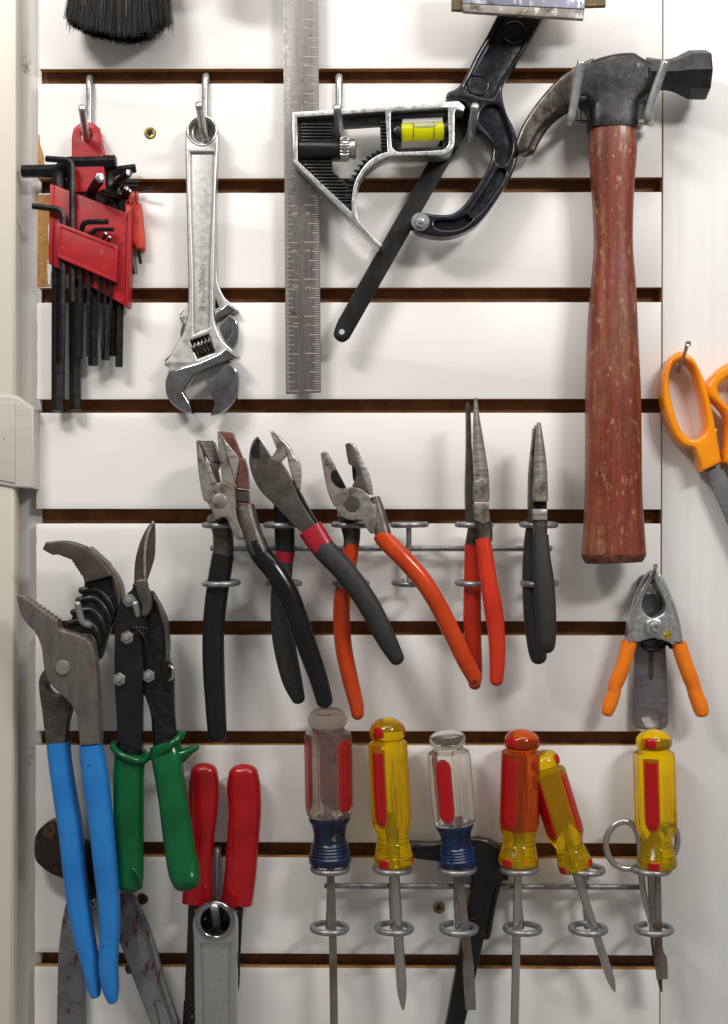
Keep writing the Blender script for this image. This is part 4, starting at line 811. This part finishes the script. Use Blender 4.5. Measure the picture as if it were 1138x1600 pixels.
plate('jaw', zr((450, 230, 1), (560, 300), (620, 400), (640, 560), (560, 640), (470, 560), (430, 400)), 24, 40, M['rusty_dark'], t, bev=3)

# ================================================================ wire stripper and silver wrench
zt = Zm(270, 1300, 5.333)
t = thing('wire_stripper', 335, 1700, 30, 'wire stripper hanging upside down with red grips and black body', 'wire stripper')
plate('blade', zt((130, 560, 1), (340, 560, 1), (420, 700), (420, 1700, 1), (80, 1700, 1), (90, 1430), (100, 1390), (105, 1200), (120, 900)), 20, 28, M['black_enamel'], t, bev=1)
plate('blade', zt((590, 560, 1), (350, 560, 1), (300, 700), (300, 1700, 1), (540, 1700, 1), (545, 1430), (535, 1380), (555, 1280), (565, 1000)), 29, 37, M['black_enamel'], t, bev=1)
for s_, x, y in (('8', 530, 664), ('m', 190, 655), ('E', 268, 722), ('6', 268, 780), ('10', 300, 836), ('=', 165, 1535)):
    text('lettering', s_, 270 + x / 5.333, 1300 + y / 5.333, 37.3 if x > 300 else 36.9, 7.5, M['printing'], t, math.pi / 2, .3)
stud('pivot', 336, 1456, 36, [(0, 6), (2, 6), (3, 4)], M['oxide'], t)
grip('grip', gp([(825, 170, 108), (824, 230, 124), (820, 330, 120), (812, 430, 112), (804, 530, 108), (800, 620, 118), (798, 696, 124)], (34, 26), 17), M['grip_red'], t, 6, 26, 2.6, r0=.85, r1=0)
grip('grip', gp([(984, 175, 118), (986, 230, 136), (990, 330, 132), (982, 450, 130), (974, 560, 130), (966, 640, 128), (958, 698, 126)], (34, 26), 17), M['grip_red'], t, 6, 26, 2.6, r0=.85, r1=0)
t = thing('combination_wrench', 338, 1700, 50, 'silver box end wrench with round eye hanging in front of the stripper', 'wrench')
plate('frame', zt((165, 760), (185, 690), (235, 625), (300, 582), (350, 572), (400, 580), (460, 625), (510, 690), (532, 760), (534, 900), (532, 1300), (536, 1750, 1), (188, 1750, 1), (178, 1300), (172, 900)), 58, 84, M['chrome_cast'], t, [circ(336.3, 1440, 22.5, 36), C((314, 1475), (360, 1475), (358.5, 1530), (359.5, 1700), (319, 1700), (316, 1530))], bev=3.5, res=3)
plate('web', C((311, 1470), (363, 1470), (363, 1710), (313, 1710)), 62, 77, M['chrome_cast'], t, bev=1)
plate('eye_rim', circ(336.3, 1440, 31.5, 48), 54, 90, M['chrome'], t, [circ(336.3, 1440, 22.5, 40)], bev=3.6, res=4)
text('lettering', 'C', 336, 1602, 77.3, 12, M['chrome_satin'], t, math.pi / 2, .8)

# ================================================================ black hatchet hammer behind the drivers
zk = Zm(640, 1290, 5.161)
t = thing('drywall_hammer', 745, 1650, 20, 'black steel hatchet hammer hanging behind the screwdrivers', 'hammer')
plate('head', zk((-30, 150), (60, 145), (150, 155), (300, 140), (480, 112), (600, 120), (700, 150), (760, 190), (750, 230), (715, 270, 1), (740, 330), (800, 360, 1), (800, 440, 1), (740, 470), (700, 640), (660, 880), (640, 920), (600, 925, 1), (560, 1110), (500, 1380), (440, 1640), (420, 1800, 1), (250, 1800, 1), (300, 1580), (370, 1200), (440, 800), (500, 500), (500, 400), (470, 320), (300, 300), (120, 280), (0, 250)), 14, 34, M['black_enamel'], t, bev=3, res=2)
plate('top_edge', zk((-20, 148, 1), (60, 140), (200, 145), (480, 106), (600, 112), (700, 145), (764, 190, 1), (740, 200), (640, 160), (520, 135), (300, 165), (100, 180), (0, 185, 1)), 18, 38, M['claw'], t, bev=3)
plate('rib', zk((735, 500, 1), (700, 640), (655, 880, 1), (625, 890, 1), (640, 800), (680, 600), (705, 500, 1)), 30, 40, M['black_enamel'], t, bev=2)
# ================================================================ screwdrivers
SD = 'screwdrivers standing in the lower rack'
def hexish(t0, t1, soft, ribs=True, amt=1.0):
    """six flats between t0 and t1, fading at both ends; fine ribs on every second flat"""
    def f(th, t):
        w = max(0.0, min(1.0, (t - t0) / soft, (t1 - t) / soft)) * amt
        a = (th % (math.pi / 3)) - math.pi / 6
        flat = min(1.0, .905 / math.cos(a)) if True else 1
        r = 1 + (flat - 1 + .03) * w
        k = int((th % (2 * math.pi)) / (math.pi / 3)) % 2
        if ribs and k and abs(a) < .34: r += .014 * w * math.sin(a * 55)
        return r
    return f
def driver(lab, top, base, R, style, tip, shaft_r, ph, wood=None):
    (xa, ya), (xb, yb) = top, (base[0], base[1] - 8); L = math.hypot(xb - xa, yb - ya); d = 60
    t = thing('screwdriver', tip[0], tip[1], d, lab, 'screwdriver', SD)
    A, B = P(xa, ya, d), P(xb, yb, d); k = L / 240.0; q = R / 32.0
    body, st, fer = style; wide = fer == 0; fer = fer or None
    if fer is None:
        prof = [(0, .5), (1, 8), (4, 16), (9, 22.5), (15, 26.5), (21, 28), (28, 27.8), (32, 26), (34, 24.2), (36, 24.2), (38, 27), (41, 31), (46, 32), (160, 32), (172, 31.2), (182, 27), (190, 24.6), (197, 24.2)]
        for j in range(5): prof += [(200 + j * 4.2, 25 + j * .8), (202 + j * 4.2, 26.2 + j * .8), (204 + j * 4.2, 25.2 + j * .8)]
        prof += [(222, 30), (225, 31), (236, 30.5), (239, 28.5), (240, 25)]
        sh = hexish(40, 186, 9); t1, t2 = 46, 166
    else:
        prof = [(0, .5), (1, 9), (4, 18), (10, 25), (17, 27.5), (24, 27), (29, 24), (31.5, 22), (34, 22), (36, 25), (40, 30.5), (47, 32), (156, 32), (164, 31), (169, 27), (170, 20)]
        sh = hexish(38, 166, 9, True); t1, t2 = 46, 160
    prof = [(a * k, b * q) for a, b in prof]; f2 = lambda th, s: sh(th - ph, s / k)
    if wide and body is M['amber_red']:
        cut = 174 * k
        lathe('handle', A, B, [p for p in prof if p[0] < cut] + [(cut, 30.6 * q)], body, t, 120, f2, ang=30, rot=ph)
        lathe('waist', A, B, [(cut + .15, 30.4 * q)] + [p for p in prof if p[0] > cut + 1], M['amber'], t, 120, f2, ang=30, rot=ph)
    else:
        lathe('handle', A, B, prof, body, t, 120, f2, ang=30, rot=ph)
    # red stripes inlaid on alternate flats
    ax = (B - A).normalized(); sd = ax.cross(Vector((0, -1, 0))).normalized(); nr = sd.cross(ax); s = sc(d) * U
    def stripe(name, c, hw, a0, a1, rr, round_top, m, lift=.7):
        V, F = [], []; nL, nW = 16, 6
        for i in range(nL + 1):
            u = a0 + (a1 - a0) * i / nL
            e = 1.0
            if i == nL: e = .25
            elif i == nL - 1: e = .72
            elif i == nL - 2: e = .93
            if round_top and i == 0: e = .3
            elif round_top and i == 1: e = .85
            for j in range(nW + 1):
                th = c + ph + hw * e * (2 * j / nW - 1)
                # radius of the body below, from its profile
                pr = rr
                for (p0, r0), (p1, r1) in zip(prof, prof[1:]):
                    if p0 <= u * k <= p1 and p1 > p0: pr = r0 + (r1 - r0) * (u * k - p0) / (p1 - p0)
                base_r = pr * f2(th, u * k) if True else pr
                r = base_r + (lift if 0 < i < nL and 0 < j < nW else -.8)
                V.append(A + ax * u * k * s + (sd * math.cos(th) + nr * math.sin(th)) * r * s)
        for i in range(nL):
            for j in range(nW): p = i * (nW + 1) + j; F.append((p, p + 1, p + nW + 2, p + nW + 1))
        return mk(name, V, F, m, t, 60)
    for c in range(3):
        cc = math.pi / 6 + c * 2 * math.pi / 3
        stripe('stripe', cc, .52 if wide or st is M['stripe_old'] else .40, t1, t2 + (8 if fer is None else 0), R, fer is not None, st)
        if fer is None:
            stripe('cap_patch', cc, .40, 12, 30, R * .85, True, st, .5)
            stripe('base_patch', cc, .36, 223, 238, R * .95, False, st, .5)
    if fer is not None:
        fp = [(166, 25), (168, 28), (172, 28.5), (175, 27), (180, 24.2), (190, 22), (198, 21.6), (206, 22.4)]
        for j in range(4): fp += [(208 + j * 4.6, 23.4 + j * .9), (210 + j * 4.6, 25 + j * .9), (212 + j * 4.6, 23.8 + j * .9)]
        fp += [(227, 27.5), (229, 29), (237, 29), (240, 27), (240.2, 10)]
        lathe('ferrule', A, B, [(a * k, b * q) for a, b in fp], fer, t, 48, None, ang=40)
    # steel tang seen inside the clear plastic
    lathe('tang', A, B, [(150 * k, .5), (151 * k, shaft_r * .8), (240 * k, shaft_r)], M['shaft'], t, 16)
    return t, A, B, L
AM = (M['amber'], M['stripe'], None); AW = (M['amber_red'], M['stripe'], 0); AX = (M['amber'], M['stripe'], 0)
t, A, B, L = driver('old screwdriver with scuffed clear and dark red handle and paint flecked blue collar', (512, 1104), (516, 1357), 37, (M['clear_old'], M['stripe_old'], M['ferrule_old']), (520, 1650), 8, -.19)
grip('shaft', [(516, 1346, 60, 8.2, 8), (520, 1450, 60, 8.4, 8), (523, 1660, 60, 8.8, 8)], M['shaft_old'], t, 4, 4, 2, r1=0, ang=20, twist=0)
t, A, B, L = driver('yellow and red screwdriver under the tip of the orange pliers', (604, 1121), (616, 1361), 32, AM, (632, 1590), 8, .47)
lathe('shaft', P(615, 1346, 60), P(631, 1590, 60), [(0, 8.2), (180, 8), (196, 8.4), (206, 8), (222, 5), (231, 2.2), (233, .6)], M['shaft'], t, 24, lambda th, s: 1 - (.28 * (math.cos(4 * th) > .2) if s > 205 else 0))
t, A, B, L = driver('clear screwdriver with red stripes and a clean blue collar', (698, 1140), (716, 1359), 34, (M['clear'], M['stripe'], M['ferrule']), (738, 1581), 8, .66)
grip('shaft', [(715, 1346, 60, 7.5, 7.5), (722, 1410, 60, 8, 7.5), (729, 1470, 60, 8.6, 6), (733, 1530, 60, 11, 3.4), (736, 1578, 60, 10, 1.6)], M['shaft_old'], t, 5, 4, 2, r1=0, ang=20, twist=0.15)
t, A, B, L = driver('upright amber and red screwdriver leaning against a tilted one', (816, 1139), (810, 1361), 32, AW, (805, 1650), 7, .30)
lathe('shaft', P(810, 1346, 60), P(803, 1660, 60), [(0, 6.6), (300, 6.6)], M['shaft'], t, 24)
t, A, B, L = driver('yellow and red screwdriver tilted to the left over its neighbour', (845, 1173), (901, 1366), 28.5, AX, (964, 1561), 7, .0)
lathe('shaft', P(897, 1354, 60), P(965, 1562, 60), [(0, 6.6), (160, 6.6), (172, 7.4), (186, 7), (196, 5), (204, 2), (206, .5)], M['shaft'], t, 24, lambda th, s: 1 - (.28 * (math.cos(4 * th) > .2) if s > 178 else 0))
t, A, B, L = driver('yellow and red screwdriver at the right end above a pair of small scissors', (1021, 1139), (1027, 1364), 32, AM, (1030, 1533), 7, .66)
grip('shaft', [(1027, 1350, 60, 5.6, 5.6), (1029, 1460, 60, 6, 6), (1030, 1488, 60, 7.5, 4.5), (1033, 1500, 60, 9.8, 3), (1035, 1530, 60, 9, 2)], M['shaft_old'], t, 5, 16, 2.2, r1=0)
# small steel scissors in the last ring
t = thing('scissors', 1025, 1550, 45, 'small bare steel scissors with round wire loops in the last ring', 'scissors')
zz = Zm(930, 1260, 4.706)
def pp(d, *a): return [(p[0], p[1], d) for p in zz(*a)]
wire('loop', pp(44, (335, 455), (260, 458), (190, 450), (125, 405), (85, 320), (85, 230), (130, 150), (200, 112), (265, 125), (310, 190), (328, 280), (335, 380), (342, 520), (365, 680), (400, 800), (430, 910)), 5.0, M['shaft'], t, 14)
wire('loop', pp(40, (500, 450), (560, 390), (600, 300), (605, 220), (580, 150), (530, 110), (480, 120), (440, 180), (415, 300), (405, 450), (415, 620), (430, 760), (438, 900)), 5.0, M['shaft'], t, 14)
plate('blade', zz((400, 880, 1), (440, 900, 1), (470, 1050), (490, 1200), (500, 1365, 1), (480, 1365, 1), (450, 1220), (420, 1060)), 40, 46, M['jaw_dark'], t, bev=1.4)
plate('blade', zz((425, 900, 1), (452, 905, 1), (478, 1080), (500, 1280, 1), (470, 1270, 1), (440, 1090)), 46.5, 52, M['jaw_bright'], t, bev=1.4)

# ================================================================ spring clamp and flat spanner
zg = Zm(900, 840, 4.706)
t = thing('flat_spanner', 1018, 1137, 8, 'flat grey steel spanner with a hexagon hole hanging behind the orange clamp', 'spanner')
plate('plate', zg((435, 760, 1), (440, 500), (448, 340), (470, 290), (520, 268), (570, 280), (620, 310), (650, 420), (660, 760), (684, 1340, 1), (676, 1380), (655, 1402), (610, 1412), (500, 1412), (455, 1400), (430, 1370), (428, 1300), (432, 1000)), 10, 17, M['lavender_steel'], t, [C(*circ(1018.3, 1123, 16, 6)), zg((520, 350), (550, 340), (590, 345), (600, 400), (580, 415), (520, 415), (510, 390))], bev=1)
plate('slot', zg((535, 835, 1), (572, 835, 1), (570, 1030), (555, 1050), (538, 1030)), 16.8, 17.5, M['jaw_dark'], t, bev=.3)
t = thing('spring_clamp', 1023, 1115, 40, 'spring clamp with amber orange handles hanging over the grey spanner', 'clamp')
plate('jaw', zg((573, 235, 1), (555, 245), (525, 285), (490, 350), (450, 440), (415, 540), (385, 660), (374, 765, 1), (455, 770, 1), (570, 738), (620, 745), (620, 600), (560, 590), (515, 560), (488, 505), (500, 440), (530, 370), (560, 320), (576, 290, 1)), 30, 52, M['alu'], t, bev=2.4, res=3)
plate('jaw', zg((576, 240, 1), (600, 258), (630, 300), (650, 350), (690, 450), (735, 560), (765, 680), (778, 770, 1), (700, 775, 1), (600, 740), (520, 700), (520, 620), (580, 590), (640, 560), (662, 500), (640, 430), (600, 360), (580, 300, 1)), 36, 60, M['alu'], t, bev=2.4, res=3)
plate('jaw_lining', zg((572, 262, 1), (590, 310), (640, 440), (664, 520), (650, 548), (632, 450), (600, 380), (575, 330)), 20, 44, M['black_enamel'], t, bev=1)
grip('side_flange', [(1016, 897, 42, 5, 12), (1003, 918, 42, 5, 14), (992, 945, 42, 4.5, 15), (984, 975, 42, 4.5, 15), (980.5, 1003, 42, 4.5, 15)], M['alu'], t, 5, 16, r0=.6, r1=0)
grip('side_flange', [(1027, 897, 44, 5, 12), (1037, 916, 44, 5, 14), (1048, 942, 46, 5, 15), (1057, 970, 46, 4.5, 15), (1063, 1003, 46, 4.5, 15)], M['alu'], t, 5, 16, r0=.6, r1=0)
stud('pivot', 1023.3, 980, 59, [(0, 14), (1.5, 14), (2.5, 12.5), (2.6, 8), (7, 7), (8, 6), (8, 4), (3, 3.5)], M['alu'], t, 28)
for k in range(3): wire('spring', [(1021 + 19 * math.cos(a), 1003 + 13 * math.sin(a), 26 + 7 * k) for a in [i * math.pi / 12 for i in range(24)]], 3.2, M['spring'], t, 10, 1, True)
wire('spring_arm', [(1000, 1004, 46), (1012, 998, 46), (1024, 997, 46), (1040, 1002, 46), (1050, 1012, 44)], 3.4, M['spring'], t, 10)
plate('sticker', zg((640, 700), (660, 684), (690, 682), (708, 705), (706, 735), (680, 745), (650, 740)), 59.8, 60.7, M['sticker'], t, bev=.2)
def gg(pts, d, dd): return gp(pts, d, dd, 4.706, 840) if False else [(900 + x / 4.706, 840 + y / 4.706, d, w / 9.412, dd * (.55 + .45 * w / 118)) for x, y, w in pts]
grip('grip', gg([(394, 762, 112), (372, 850, 112), (342, 950, 108), (308, 1040, 108), (286, 1090, 100), (280, 1140, 96), (262, 1190, 104), (244, 1240, 104), (230, 1285, 84)], 42, 14), M['grip_amber'], t, 6, 24, 2.3, r1=.7)
grip('grip', gg([(756, 772, 108), (778, 850, 112), (812, 950, 112), (846, 1040, 112), (866, 1100, 104), (880, 1150, 108), (904, 1210, 116), (920, 1260, 112), (926, 1290, 100)], 46, 14), M['grip_amber'], t, 6, 24, 2.3, r1=.6)
cn = wire('nail', [(1023, 916, -5), (1023.5, 906, 30), (1024, 886, 86)], 2.8, M['shaft'], None, 12, 3)
tag(cn, 'thin nail holding the clamp and the flat spanner', 'nail')
stud('nail_head', 1024, 884.5, 84, [(0, 2.8), (1, 3.7), (3, 3.7), (3.6, 3.2), (3.2, 1.4)], M['shaft'], cn)
